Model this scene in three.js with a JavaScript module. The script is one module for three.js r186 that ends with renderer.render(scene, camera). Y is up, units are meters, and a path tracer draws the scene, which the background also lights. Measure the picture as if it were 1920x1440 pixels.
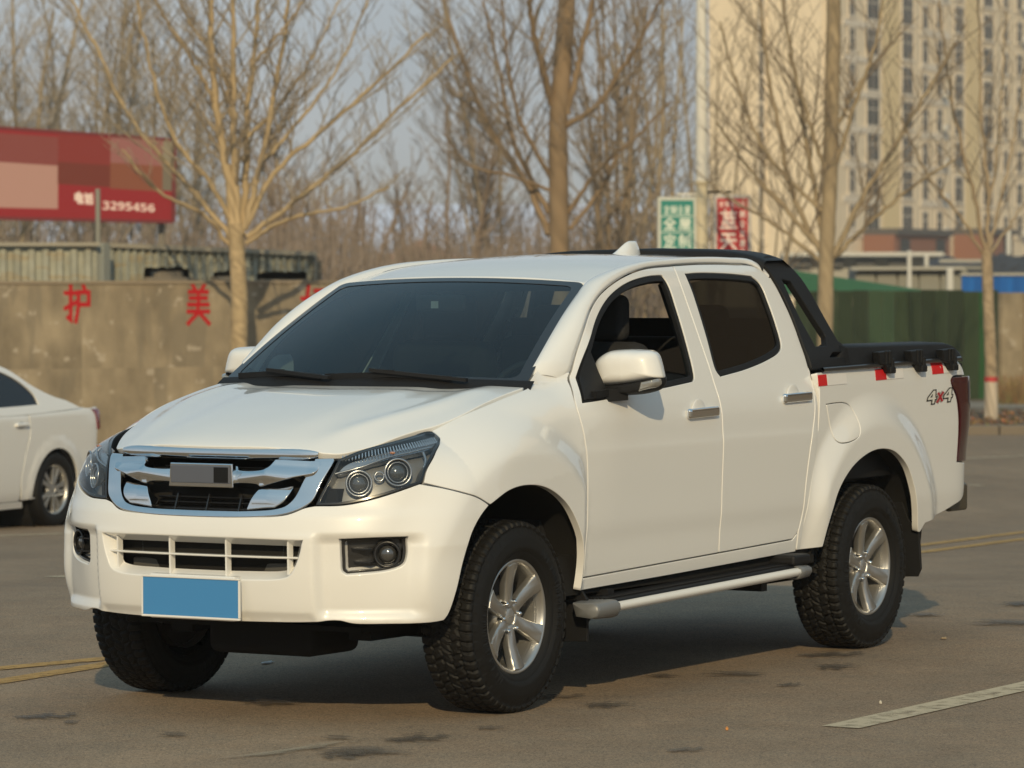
import * as THREE from 'three';
import { mergeGeometries, mergeVertices, toCreasedNormals } from 'three/addons/utils/BufferGeometryUtils.js';
import { RoundedBoxGeometry } from 'three/addons/geometries/RoundedBoxGeometry.js';

// ---------- camera, sky, sun, exposure ----------
const scene = new THREE.Scene();
const camera = new THREE.PerspectiveCamera(11.162, 4 / 3, 0.5, 3000);
camera.position.set(12.9676, 1.6598, -8.7051);
camera.lookAt(12.9676 - 0.85540, 1.6598 - 0.02571, -8.7051 + 0.51733);
camera.rotateZ(-0.002396);
camera.focus = 15.9; camera.userData.fStop = 5.6;
const renderer = new THREE.WebGLRenderer({ antialias: true });
renderer.toneMapping = THREE.LinearToneMapping;
renderer.toneMappingExposure = 1.07;
renderer.shadowMap.enabled = true;

let seed = 20240;
const rnd = () => { seed = (seed + 0x6D2B79F5) | 0; let t = Math.imul(seed ^ (seed >>> 15), 1 | seed); t = (t + Math.imul(t ^ (t >>> 7), 61 | t)) ^ t; return ((t ^ (t >>> 14)) >>> 0) / 4294967296; };
const rr = (a, b) => a + (b - a) * rnd();
const reseed = s => { seed = s; };
// value noise in 2 and 3 dimensions
const hash3 = (x, y, z) => { let h = Math.imul(x, 374761393) ^ Math.imul(y, 668265263) ^ Math.imul(z, 1274126177); h = Math.imul(h ^ (h >>> 13), 1103515245); h ^= h >>> 16; return (h >>> 0) / 4294967296; };
const fade = t => t * t * t * (t * (t * 6 - 15) + 10);
function noise3(x, y, z, per = 0) {
  const xi = Math.floor(x), yi = Math.floor(y), zi = Math.floor(z), u = fade(x - xi), v = fade(y - yi), w = fade(z - zi);
  const m = per ? q => ((q % per) + per) % per : q => q;
  const c = (i, j, k) => hash3(m(xi + i), m(yi + j), zi + k);
  const L = (a, b, t) => a + (b - a) * t;
  return L(L(L(c(0, 0, 0), c(1, 0, 0), u), L(c(0, 1, 0), c(1, 1, 0), u), v), L(L(c(0, 0, 1), c(1, 0, 1), u), L(c(0, 1, 1), c(1, 1, 1), u), v), w);
}
function fbm(x, y, z, oct = 4, per = 0) { let s = 0, a = .5, f = 1, n = 0; for (let i = 0; i < oct; i++) { s += a * noise3(x * f, y * f, z + i * 7, per ? per * f : 0); n += a; a *= .5; f *= 2; } return s / n; }

const SUN = new THREE.Vector3(0.775, 0.425, -0.466).normalize();
{ // hazy winter sky, thin streaks of cloud
  const w = 1024, h = 512, d = new Float32Array(w * h * 4);
  for (let j = 0; j < h; j++) for (let i = 0; i < w; i++) {
    const el = (j + .5) / h * Math.PI - Math.PI / 2, az = (i + .5) / w * 2 * Math.PI - Math.PI;
    const dx = Math.cos(el) * Math.cos(az), dz = Math.cos(el) * Math.sin(az), dy = Math.sin(el);
    const e = Math.max(0, dy), g = Math.max(0, dx * SUN.x + dy * SUN.y + dz * SUN.z);
    const k = Math.pow(1 - e, 3.2);
    let r = .215 + .28 * k, gg = .35 + .18 * k, b = .445 + .12 * k;
    const glow = .16 * Math.pow(g, 5) + .35 * Math.pow(g, 40);
    r += glow * 1.1; gg += glow * .95; b += glow * .72;
    const s = 1 / (e + .18);
    const c = fbm(dx * s * 1.1 + 5, dz * s * 1.1 + 9, 3, 5) - .5 + .35 * (fbm(dx * s * .35, dz * s * 2.6, 8, 4) - .5);
    const cl = .07 * Math.max(-1, Math.min(1, c * 3.2));
    r += cl; gg += cl * .92; b += cl * .8;
    if (dy < 0) { const t = Math.min(1, -dy * 6); r = r * (1 - t) + .12 * t; gg = gg * (1 - t) + .11 * t; b = b * (1 - t) + .10 * t; }
    const o = (j * w + i) * 4; d[o] = r; d[o + 1] = gg; d[o + 2] = b; d[o + 3] = 1;
  }
  const t = new THREE.DataTexture(d, w, h, THREE.RGBAFormat, THREE.FloatType);
  t.mapping = THREE.EquirectangularReflectionMapping; t.magFilter = THREE.LinearFilter; t.minFilter = THREE.LinearFilter; t.needsUpdate = true;
  scene.background = t; scene.environment = t; scene.environmentIntensity = 1;
}
{
  const sun = new THREE.DirectionalLight(new THREE.Color().setRGB(1, .80, .48), 2.62);
  sun.position.copy(SUN).multiplyScalar(60).add(new THREE.Vector3(-3, 0, 0)); sun.target.position.set(-3, 0, 0);
  sun.castShadow = true; sun.shadow.mapSize.set(4096, 4096); sun.shadow.radius = 1.3;
  Object.assign(sun.shadow.camera, { left: -60, right: 60, top: 60, bottom: -60, near: 1, far: 420 });
  scene.add(sun, sun.target);
}
// ---------- pickup body surfaces, in metres: u forward from the front axle, v up, w to the truck's left ----------
const clamp = (x, a, b) => Math.min(b, Math.max(a, x));
const sm = (a, b, x) => { const t = clamp((x - a) / (b - a), 0, 1); return t * t * (3 - 2 * t); };
const lerp = (a, b, t) => a + (b - a) * t;
function curve(pts) { // monotone cubic through [x, y] knots
  const n = pts.length, d = [], m = [];
  for (let i = 0; i < n - 1; i++) d.push((pts[i + 1][1] - pts[i][1]) / (pts[i + 1][0] - pts[i][0]));
  m.push(d[0]); for (let i = 1; i < n - 1; i++) m.push(d[i - 1] * d[i] <= 0 ? 0 : 2 * d[i - 1] * d[i] / (d[i - 1] + d[i])); m.push(d[n - 2]);
  return x => {
    if (x <= pts[0][0]) return pts[0][1] + m[0] * (x - pts[0][0]);
    if (x >= pts[n - 1][0]) return pts[n - 1][1] + m[n - 1] * (x - pts[n - 1][0]);
    let i = 0; while (x > pts[i + 1][0]) i++;
    const h = pts[i + 1][0] - pts[i][0], t = (x - pts[i][0]) / h, t2 = t * t, t3 = t2 * t;
    return (2 * t3 - 3 * t2 + 1) * pts[i][1] + (t3 - 2 * t2 + t) * h * m[i] + (3 * t2 - 2 * t3) * pts[i + 1][1] + (t3 - t2) * h * m[i + 1];
  };
}
const WB = 3.095, AXLE = 0.355;
const mainW = curve([[.30, .835], [.42, .868], [.52, .884], [.62, .892], [.70, .902], [.80, .906], [.92, .910], [.99, .9115], [1.02, .908], [1.10, .902], [1.16, .889], [1.22, .866], [1.30, .832], [1.42, .776], [1.55, .715], [1.66, .662], [1.73, .615], [1.77, .55]]);
const hoodSeamV = curve([[-.6, 1.28], [-.325, 1.25], [0, 1.19], [.25, 1.12], [.45, 1.055], [.6, 1.0], [.8, .93]]);
const hoodSeamW = curve([[-.6, .745], [-.325, .736], [.1, .735], [.45, .715], [.6, .67], [.8, .6]]);
function flare(u, v, uc, k) { // wheel-arch bulge
  const du = u - uc, dv = (v - AXLE) * .95, r = Math.hypot(du, dv);
  const t = clamp((.775 - r) / .165, 0, 1), lip = .038 * t * t * (3 - 2 * t);
  const side = uc === 0 ? sm(-.525, -.41, u) : 1 - sm(-2.60, -2.415, u);
  return lip * k * side * (.45 + .55 * sm(-.2, .2, v - AXLE));
}
const noseU = curve([[.28, .76], [.34, .83], [.40, .870], [.48, .888], [.58, .897], [.70, .899], [.78, .885], [.83, .857], [.90, .832], [.96, .808], [1.0, .788], [1.03, .752], [1.08, .655]]);
function sideBase(u, v) {
  const a = mainW(v);
  const d = Math.max(0, hoodSeamV(u) - v), ws = hoodSeamW(u);
  const b = v > hoodSeamV(u) ? ws - (v - hoodSeamV(u)) * .45 : ws + .178 * (1 - Math.exp(-d / .085));
  const f = Math.min(a, b) - .012 * Math.exp(-Math.pow((a - b) / .02, 2));
  return lerp(a, f, sm(-.80, -.40, u));
}
const NP = 4, MP = 2.5;
function W(u, v) {
  let t = clamp(u / noseU(v), 0, 1);
  let w = sideBase(Math.min(u, .35), v);
  if (u > 0) w *= Math.pow(Math.max(0, 1 - Math.pow(t, NP)), 1 / MP);
  const fl = flare(u, v, 0, 1.32) * (1 - sm(.55, .9, u)) + flare(u, v, -WB, 1.15);
  const rear = u < -3.7 ? .02 * sm(-3.7, -4.35, u) : 0;
  return w + fl - rear;
}
// front surface, by plan angle th (degrees from straight ahead) about (0, 0)
function noseR(th, v) { // radius at plan angle
  const c = Math.cos(th), s = Math.abs(Math.sin(th)); let lo = .3, hi = 1.3;
  for (let i = 0; i < 34; i++) { const r = (lo + hi) / 2, u = r * c, w = r * s; const inside = u < noseU(v) && w < W(u, v); if (inside) lo = r; else hi = r; }
  return (lo + hi) / 2;
}
const nose = (th, v) => { const r = noseR(th, v); return [r * Math.cos(th), v, r * Math.sin(th)]; };
const mainBed = curve([[.40, .845], [.50, .862], [.60, .880], [.68, .890], [.80, .893], [1.0, .898], [1.18, .895], [1.25, .889], [1.275, .882], [1.30, .86]]);
function BW(u, v) {
  const t = clamp((-3.3 - u) / 1.0, 0, 1);
  return mainBed(v) * Math.pow(Math.max(0, 1 - Math.pow(t, 16)), 1 / 3) + flare(u, v, -WB, 1.15);
}
const side = (u, v) => [u, v, W(u, v)], bedSide = (u, v) => [u, v, BW(u, v)];
// bonnet height
const hoodC = curve([[-.30, 1.266], [-.2, 1.258], [0, 1.236], [.25, 1.196], [.5, 1.142], [.68, 1.090], [.76, 1.058], [.80, 1.034], [.83, 1.0]]);
function hoodV(u, w) {
  const a = Math.abs(w), ws = hoodSeamW(u), c = hoodC(u), s = hoodSeamV(u), t = Math.min(1.05, a / ws);
  let y = c - (c - s) * Math.pow(t, 2.7);
  const x = a - (.60 - .18 * sm(.0, .75, u)); // long crease towards the lamp
  y += .010 * Math.exp(-Math.pow(x / .05, 2)) * sm(.78, .4, u) * sm(-.32, -.1, u);
  const y2 = a - (.36 - .05 * sm(-.2, .6, u)); // inner crease
  y -= .006 * sm(-.07, .07, y2) * (1 - sm(.0, .22, y2)) * sm(.72, .45, u);
  y -= .009 * (1 - sm(-.19 + .09 * (1 - a / .6), -.10 + .09 * (1 - a / .6), u)) * (1 - sm(.50, .60, a));
  return y;
}
const hood = (u, w) => [u, hoodV(u, w), w];
// front face by height and distance from the middle
const frontU = (w, v) => noseU(v) * Math.pow(Math.max(.02, 1 - Math.pow(Math.min(1, Math.abs(w) / (sideBase(.35, v))), MP)), 1 / NP);
const front = (w, v) => [frontU(w, v), v, w];
// bumper skin with its recessed cheeks and chamfered chin
function bumperOff(th, v, p) {
  const a = Math.abs(p[2]);
  let o = -.024 * sm(.490, .545, a) * (1 - sm(.80, .86, a)) * sm(.395, .445, v) * (1 - sm(.685, .735, v));
  o -= .010 * (1 - sm(.47, .50, a)) * sm(.435, .40, v);
  o += .006 * sm(.735, .72, v) * sm(.2, .5, a) * (1 - sm(.49, .53, a));
  return o;
}
const KT = .85; // metres along the front per radian
const fascia = (s, v) => { const th = s / KT, r = noseR(th, v), p = [r * Math.cos(th), v, r * Math.sin(th)], o = bumperOff(th, v, p); return [p[0] + o * Math.cos(th * .9), v, p[2] + o * Math.sin(th * .9)]; };
const fasciaS = p => KT * Math.atan2(p[2], p[0]);
// ---------- materials ----------
const lin = (r, g, b) => new THREE.Color().setRGB(r, g, b);
const std = (c, rough = .6, metal = 0, more = {}) => new THREE.MeshStandardMaterial({ color: Array.isArray(c) ? lin(...c) : c, roughness: rough, metalness: metal, ...more });
const phy = (c, more = {}) => new THREE.MeshPhysicalMaterial({ color: lin(...c), ...more });
function tex(w, h, fn, { srgb = false, wrap = true } = {}) { // fn(x, y) in pixels -> [r, g, b, a] 0..1
  const d = new Uint8Array(w * h * 4);
  for (let y = 0; y < h; y++) for (let x = 0; x < w; x++) { const c = fn(x, y), o = (y * w + x) * 4; for (let k = 0; k < 4; k++) d[o + k] = Math.max(0, Math.min(255, Math.round((c[k] ?? 1) * 255))); }
  const t = new THREE.DataTexture(d, w, h, THREE.RGBAFormat); if (srgb) t.colorSpace = THREE.SRGBColorSpace;
  t.wrapS = t.wrapT = wrap ? THREE.RepeatWrapping : THREE.ClampToEdgeWrapping; t.magFilter = THREE.LinearFilter; t.minFilter = THREE.LinearMipmapLinearFilter; t.generateMipmaps = true; t.needsUpdate = true; return t;
}
const enc = v => v <= .0031308 ? 12.92 * v : 1.055 * Math.pow(v, 1 / 2.4) - .055;
function canvas(w, h, draw) { const c = document.createElement('canvas'); c.width = w; c.height = h; draw(c.getContext('2d'), w, h); const t = new THREE.CanvasTexture(c); t.colorSpace = THREE.SRGBColorSpace; return t; }
const M = {
  paint: phy([.80, .79, .765], { roughness: .38, clearcoat: 1, clearcoatRoughness: .035 }),
  chrome: std([.78, .79, .80], .07, 1),
  black: phy([.009, .009, .010], { roughness: .55, specularIntensity: .5 }),
  gloss: phy([.012, .012, .013], { roughness: .3, clearcoat: .6, clearcoatRoughness: .15 }),
  trim: phy([.011, .011, .012], { roughness: .58, specularIntensity: .5 }),
  matte: phy([.020, .019, .018], { roughness: .95, specularIntensity: .2 }),
  rubber: phy([.0095, .009, .0085], { roughness: .6, specularIntensity: .5 }),
  alloy: std([.50, .49, .47], .33, .85),
  glass: phy([.62, .72, .70], { roughness: 0, transmission: 1, thickness: 0, ior: 1.52 }),
  screen: phy([.36, .45, .46], { roughness: 0, transmission: 1, thickness: 0, ior: 1.52 }),
  tint: phy([.022, .024, .024], { roughness: .01, transmission: 1, thickness: 0, ior: 1.52 }),
  clear: phy([.93, .94, .94], { roughness: 0, transmission: 1, thickness: 0, ior: 1.5 }),
};
// ---------- names, things, parts ----------
const used = {};
function numbered(n) { const k = used[n] = (used[n] ?? -1) + 1; return k ? `${n}_${String(k).padStart(3, '0')}` : n; }
function shadows(o) { o.traverse(m => { if (m.isMesh) { m.castShadow = true; m.receiveShadow = true; } }); return o; }
function tag(o, label, category, group, kind) { o.userData = { ...o.userData, label }; if (category) o.userData.category = category; if (group) o.userData.group = group; if (kind) o.userData.kind = kind; return o; }
function thing(name, label, category, pos = [0, 0, 0], turn = 0, group) { const o = new THREE.Group(); o.name = numbered(name); o.position.set(...pos); o.rotation.y = turn; tag(o, label, category, group); scene.add(o); return o; }
function flat(gs) { return (Array.isArray(gs) ? gs : [gs]).map(g => { let q = g.index ? g.toNonIndexed() : g; for (const k of Object.keys(q.attributes)) if (!['position', 'normal', 'uv', 'color'].includes(k)) q.deleteAttribute(k); return q; }); }
function merge(gs) {
  gs = flat(gs); if (gs.length === 1) return gs[0];
  const col = gs.some(g => g.attributes.color), uv = gs.every(g => g.attributes.uv);
  for (const g of gs) { if (!uv) g.deleteAttribute('uv'); if (col && !g.attributes.color) g.setAttribute('color', new THREE.BufferAttribute(new Float32Array(g.attributes.position.count * 3).fill(1), 3)); }
  return mergeGeometries(gs);
}
function part(name, gs, mat, parent, label) { const m = new THREE.Mesh(Array.isArray(gs) ? merge(gs) : gs, mat); m.name = numbered(name); m.castShadow = m.receiveShadow = true; if (label) m.userData.label = label; (parent || scene).add(m); return m; }
function struct(name, gs, mat) { const m = part(name, gs, mat, scene); m.userData.kind = 'structure'; return m; }
// ---------- geometry ----------
const box = (sx, sy, sz, x = 0, y = 0, z = 0, r = 0) => (r ? new RoundedBoxGeometry(sx, sy, sz, 2, r) : new THREE.BoxGeometry(sx, sy, sz)).translate(x, y, z);
const V = (x, y, z) => new THREE.Vector3(x, y, z);
function bar(a, b, w, h, up = V(0, 1, 0)) { // a box from a to b
  const d = b.clone().sub(a), L = d.length(), z = d.normalize(), x = up.clone().cross(z).normalize(), y = z.clone().cross(x);
  return new THREE.BoxGeometry(w, h, L).applyMatrix4(new THREE.Matrix4().makeBasis(x, y, z).setPosition(a.clone().add(b).multiplyScalar(.5)));
}
function pipe(pts, r, rad = 8, seg = pts.length * 4) { return new THREE.TubeGeometry(new THREE.CatmullRomCurve3(pts), seg, r, rad); }
function mir(g) { // mirror image across the car's middle (z -> -z)
  const q = (g.index ? g.toNonIndexed() : g.clone()), p = q.attributes.position, n = q.attributes.normal;
  for (let i = 0; i < p.count; i++) { p.setZ(i, -p.getZ(i)); if (n) n.setZ(i, -n.getZ(i)); }
  for (const k of Object.keys(q.attributes)) { const a = q.attributes[k], s = a.itemSize; for (let i = 0; i < a.count; i += 3) for (let c = 0; c < s; c++) { const t = a.array[(i + 1) * s + c]; a.array[(i + 1) * s + c] = a.array[(i + 2) * s + c]; a.array[(i + 2) * s + c] = t; } }
  return q;
}
// outline through knots [a, b] (a third entry marks a corner), sampled every step
function spline(pts, step, closed = true) {
  const n = pts.length, out = [], C = i => pts[closed ? (i + n) % n : clamp(i, 0, n - 1)];
  for (let i = 0; i < (closed ? n : n - 1); i++) {
    const p1 = C(i), p2 = C(i + 1), p0 = p1[2] || (!closed && i === 0) ? [2 * p1[0] - p2[0], 2 * p1[1] - p2[1]] : C(i - 1), p3 = p2[2] || (!closed && i === n - 2) ? [2 * p2[0] - p1[0], 2 * p2[1] - p1[1]] : C(i + 2);
    const L = Math.hypot(p2[0] - p1[0], p2[1] - p1[1]); if (L < 1e-6) continue;
    const k = Math.max(1, Math.round(L / step));
    const d = (a, b) => Math.max(1e-6, Math.sqrt(Math.hypot(a[0] - b[0], a[1] - b[1])));
    const t0 = 0, t1 = t0 + d(p0, p1), t2 = t1 + d(p1, p2), t3 = t2 + d(p2, p3);
    for (let j = 0; j < k; j++) {
      const t = t1 + (t2 - t1) * j / k, q = [0, 1].map(c => {
        const A1 = (t1 - t) / (t1 - t0) * p0[c] + (t - t0) / (t1 - t0) * p1[c], A2 = (t2 - t) / (t2 - t1) * p1[c] + (t - t1) / (t2 - t1) * p2[c], A3 = (t3 - t) / (t3 - t2) * p2[c] + (t - t2) / (t3 - t2) * p3[c];
        const B1 = (t2 - t) / (t2 - t0) * A1 + (t - t0) / (t2 - t0) * A2, B2 = (t3 - t) / (t3 - t1) * A2 + (t - t1) / (t3 - t1) * A3;
        return (t2 - t) / (t2 - t1) * B1 + (t - t1) / (t2 - t1) * B2;
      });
      out.push(q);
    }
  }
  if (!closed) out.push(pts[n - 1].slice(0, 2));
  return out;
}
const area = p => { let s = 0; for (let i = 0; i < p.length; i++) { const a = p[i], b = p[(i + 1) % p.length]; s += a[0] * b[1] - b[0] * a[1]; } return s / 2; };
function inPoly(p, x, y) { let c = false; for (let i = 0, j = p.length - 1; i < p.length; j = i++) { const a = p[i], b = p[j]; if ((a[1] > y) !== (b[1] > y) && x < (b[0] - a[0]) * (y - a[1]) / (b[1] - a[1]) + a[0]) c = !c; } return c; }
function normals2(p) { // outward for a counter-clockwise loop
  const n = p.length; return p.map((q, i) => { const a = p[(i + n - 1) % n], b = p[(i + 1) % n]; let e1 = [q[1] - a[1], a[0] - q[0]], e2 = [b[1] - q[1], q[0] - b[0]]; const l1 = Math.hypot(...e1) || 1, l2 = Math.hypot(...e2) || 1; let x = e1[0] / l1 + e2[0] / l2, y = e1[1] / l1 + e2[1] / l2; const l = Math.hypot(x, y) || 1; const k = Math.min(1.6, 1 / Math.max(.3, l / 2)); return [x / l, y / l, k]; });
}
const grow = (p, g) => { const q = area(p) > 0 ? p : p.slice().reverse(), n = normals2(q); return q.map((a, i) => [a[0] + n[i][0] * g * n[i][2], a[1] + n[i][1] * g * n[i][2]]); };
function delaunay(P) { // Bowyer-Watson with a walking search
  const n = P.length, X = new Float64Array(n + 3), Y = new Float64Array(n + 3);
  let a0 = 1e9, b0 = 1e9, a1 = -1e9, b1 = -1e9;
  P.forEach((p, i) => { X[i] = p[0] + (hash3(i, 1, 7) - .5) * 2e-6; Y[i] = p[1] + (hash3(i, 2, 9) - .5) * 2e-6; a0 = Math.min(a0, p[0]); a1 = Math.max(a1, p[0]); b0 = Math.min(b0, p[1]); b1 = Math.max(b1, p[1]); });
  const S = Math.max(a1 - a0, b1 - b0) * 40, cx = (a0 + a1) / 2, cy = (b0 + b1) / 2;
  X[n] = cx - S; Y[n] = cy - S; X[n + 1] = cx + S; Y[n + 1] = cy - S; X[n + 2] = cx; Y[n + 2] = cy + S;
  const T = [[n, n + 1, n + 2]], N = [[-1, -1, -1]], dead = [false];
  const cell = Math.max(a1 - a0, b1 - b0) / 24 || 1;
  const order = [...Array(n).keys()].sort((i, j) => { const ri = Math.floor((Y[i] - b0) / cell), rj = Math.floor((Y[j] - b0) / cell); return ri !== rj ? ri - rj : (ri & 1 ? X[j] - X[i] : X[i] - X[j]); });
  const ori = (i, j, x, y) => (X[j] - X[i]) * (y - Y[i]) - (Y[j] - Y[i]) * (x - X[i]);
  const inC = (t, x, y) => { const [i, j, k] = T[t]; const ax = X[i] - x, ay = Y[i] - y, bx = X[j] - x, by = Y[j] - y, qx = X[k] - x, qy = Y[k] - y; return (ax * ax + ay * ay) * (bx * qy - qx * by) - (bx * bx + by * by) * (ax * qy - qx * ay) + (qx * qx + qy * qy) * (ax * by - bx * ay) > 0; };
  let last = 0;
  for (const p of order) {
    const x = X[p], y = Y[p]; let t = last, guard = 0;
    while (guard++ < 20000) { const v = T[t]; let moved = false; for (let e = 0; e < 3; e++) { const i = v[(e + 1) % 3], j = v[(e + 2) % 3]; if (ori(i, j, x, y) < 0 && N[t][e] >= 0) { t = N[t][e]; moved = true; break; } } if (!moved) break; }
    const cav = [t], seen = new Set([t]), edge = [];
    for (let q = 0; q < cav.length; q++) { const c = cav[q]; for (let e = 0; e < 3; e++) { const m = N[c][e]; if (m >= 0 && seen.has(m)) continue; if (m >= 0 && inC(m, x, y)) { seen.add(m); cav.push(m); } else edge.push([T[c][(e + 1) % 3], T[c][(e + 2) % 3], m, c]); } }
    const E2 = edge.filter(e => !(e[2] >= 0 && seen.has(e[2])));
    for (const c of cav) dead[c] = true;
    const by = new Map(), made = [];
    for (const [i, j, m, c] of E2) { const k = T.length; T.push([p, i, j]); N.push([m, -1, -1]); dead.push(false); made.push(k); if (m >= 0) { const w = N[m]; for (let e = 0; e < 3; e++) { const a = T[m][(e + 1) % 3], b = T[m][(e + 2) % 3]; if (a === j && b === i) w[e] = k; } } by.set(i, k); }
    for (const k of made) { const nx = by.get(T[k][2]); if (nx !== undefined) { N[k][1] = nx; N[nx][2] = k; } }
    last = made[0];
  }
  return T.filter((t, i) => !dead[i] && t[0] < n && t[1] < n && t[2] < n);
}
/* A sheet-metal panel: outline and holes in the plane of the surface's two parameters, P(a, b) -> [u, v, w] in car axes.
   gap: how far the seam is kept open; r: rounding of the edge; depth: how far the edge folds in; sign: which side is out. */
function panel(outline, holes, P, { h = .03, gap = .0016, r = .003, depth = .02, sign = 1, off = 0, holeDepth, holeR, fold = true, uvs = 1, inner } = {}) {
  const surf = (a, b) => { const p = P(a, b); return [p[0], p[1], -p[2]]; };
  const e = .0012, sub = (p, q) => [p[0] - q[0], p[1] - q[1], p[2] - q[2]], nrm = v => { const l = Math.hypot(...v) || 1; return v.map(x => x / l); };
  const crs = (a, b) => [a[1] * b[2] - a[2] * b[1], a[2] * b[0] - a[0] * b[2], a[0] * b[1] - a[1] * b[0]];
  const N = (a, b) => nrm(crs(sub(surf(a + e, b), surf(a - e, b)), sub(surf(a, b + e), surf(a, b - e)))).map(x => x * sign);
  const loops = [grow(outline, -(gap + r)), ...holes.map(q => grow(q, holeDepth === undefined ? gap + r : (holeR ?? r)))];
  const pts = [], idx0 = [];
  for (const l of loops) { idx0.push(pts.length); pts.push(...l); }
  const nb = pts.length; let x0 = 1e9, x1 = -1e9, y0 = 1e9, y1 = -1e9;
  for (const p of loops[0]) { x0 = Math.min(x0, p[0]); x1 = Math.max(x1, p[0]); y0 = Math.min(y0, p[1]); y1 = Math.max(y1, p[1]); }
  const G = new Map(), key = (i, j) => i * 4096 + j; for (let i = 0; i < nb; i++) { const k = key(Math.floor((pts[i][0] - x0) / h) + 5, Math.floor((pts[i][1] - y0) / h) + 5); (G.get(k) || G.set(k, []).get(k)).push(pts[i]); }
  const near = (x, y) => { const ci = Math.floor((x - x0) / h) + 5, cj = Math.floor((y - y0) / h) + 5; for (let i = -1; i <= 1; i++) for (let j = -1; j <= 1; j++) for (const p of G.get(key(ci + i, cj + j)) || []) if (Math.hypot(p[0] - x, p[1] - y) < h * .55) return true; return false; };
  const good = (x, y) => { if (!inPoly(loops[0], x, y)) return false; for (let k = 1; k < loops.length; k++) if (inPoly(loops[k], x, y)) return false; return true; };
  for (let j = 0, y = y0 + h * .5; y < y1; y += h * .866, j++) for (let x = x0 + (j & 1 ? h * .5 : 0); x < x1; x += h) if (good(x, y) && !near(x, y)) pts.push([x, y]);
  const tris = delaunay(pts).filter(t => good((pts[t[0]][0] + pts[t[1]][0] + pts[t[2]][0]) / 3, (pts[t[0]][1] + pts[t[1]][1] + pts[t[2]][1]) / 3));
  const pos = [], nor = [], uv = [], ind = [];
  const put = (p, n, q) => { pos.push(...p); nor.push(...n); uv.push(q[0] * uvs, q[1] * uvs); return pos.length / 3 - 1; };
  const base = pts.map(q => { const n = N(q[0], q[1]), p = surf(q[0], q[1]); return { p: p.map((x, i) => x + n[i] * off), n }; });
  base.forEach((b, i) => put(b.p, b.n, pts[i]));
  const tri = (i, j, k) => { const A = pos.slice(i * 3, i * 3 + 3), B = pos.slice(j * 3, j * 3 + 3), C = pos.slice(k * 3, k * 3 + 3), g = crs(sub(B, A), sub(C, A)); const s = [0, 1, 2].reduce((t, c) => t + g[c] * (nor[i * 3 + c] + nor[j * 3 + c] + nor[k * 3 + c]), 0); s >= 0 ? ind.push(i, j, k) : ind.push(i, k, j); };
  for (const t of tris) tri(...t);
  if (fold) loops.forEach((l, li) => {
    const q = area(l) > 0 ? 1 : -1, nn = normals2(l), m = l.length, R = li && holeR !== undefined ? holeR : r, D = li && holeDepth !== undefined ? holeDepth : depth; let prev = null, first = null;
    for (let i = 0; i <= m; i++) {
      const k = i % m, bi = idx0[li] + k; let ring;
      if (i === m) ring = first; else {
        const { p, n } = base[bi], s = (li ? -1 : 1) * q, a = l[k][0], b = l[k][1], o = nrm(sub(surf(a + nn[k][0] * s * e, b + nn[k][1] * s * e), surf(a, b)));
        const at = (x, z) => p.map((c, j) => c + o[j] * x - n[j] * z), mix = (x, z) => nrm(o.map((c, j) => c * x + n[j] * z));
        ring = [put(p, mix(.15, 1), l[k]), put(at(R * .55, R * .18), mix(.6, .8), l[k]), put(at(R * .9, R * .6), mix(.9, .35), l[k]), put(at(R, R), o, l[k]), put(at(R + (li && inner ? inner : 0), D), li && inner ? mix(D, inner) : o, l[k])];
        if (li && inner) { ring.splice(3, 1, put(at(R, R), mix(D, inner), l[k])); }
      }
      if (prev) for (let c = 0; c < ring.length - 1; c++) { tri(prev[c], ring[c], ring[c + 1]); tri(prev[c], ring[c + 1], prev[c + 1]); }
      prev = ring; first = first || ring;
    }
  });
  const g = new THREE.BufferGeometry();
  g.setAttribute('position', new THREE.Float32BufferAttribute(pos, 3)); g.setAttribute('normal', new THREE.Float32BufferAttribute(nor, 3)); g.setAttribute('uv', new THREE.Float32BufferAttribute(uv, 2)); g.setIndex(ind);
  return g.toNonIndexed();
}
// a smooth sheet between rows of points (each row the same count), normals from the grid
function sheet(rows, flip = false) {
  const R = rows.length, C = rows[0].length, pos = [], ind = [], uv = [];
  rows.forEach((r, i) => r.forEach((p, j) => { pos.push(p[0], p[1], -p[2]); uv.push(i / (R - 1), j / (C - 1)); }));
  for (let i = 0; i < R - 1; i++) for (let j = 0; j < C - 1; j++) { const a = i * C + j, b = a + 1, c = a + C, d = c + 1; flip ? ind.push(a, c, b, b, c, d) : ind.push(a, b, c, b, d, c); }
  const g = new THREE.BufferGeometry(); g.setAttribute('position', new THREE.Float32BufferAttribute(pos, 3)); g.setAttribute('uv', new THREE.Float32BufferAttribute(uv, 2)); g.setIndex(ind); g.computeVertexNormals(); return g.toNonIndexed();
}
function solid(shapePts, depth, bevel = .003, seg = 2) { const s = new THREE.Shape(shapePts.map(p => new THREE.Vector2(p[0], p[1]))); return new THREE.ExtrudeGeometry(s, { depth, bevelEnabled: bevel > 0, bevelThickness: bevel, bevelSize: bevel, bevelSegments: seg, curveSegments: 12 }); }
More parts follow.
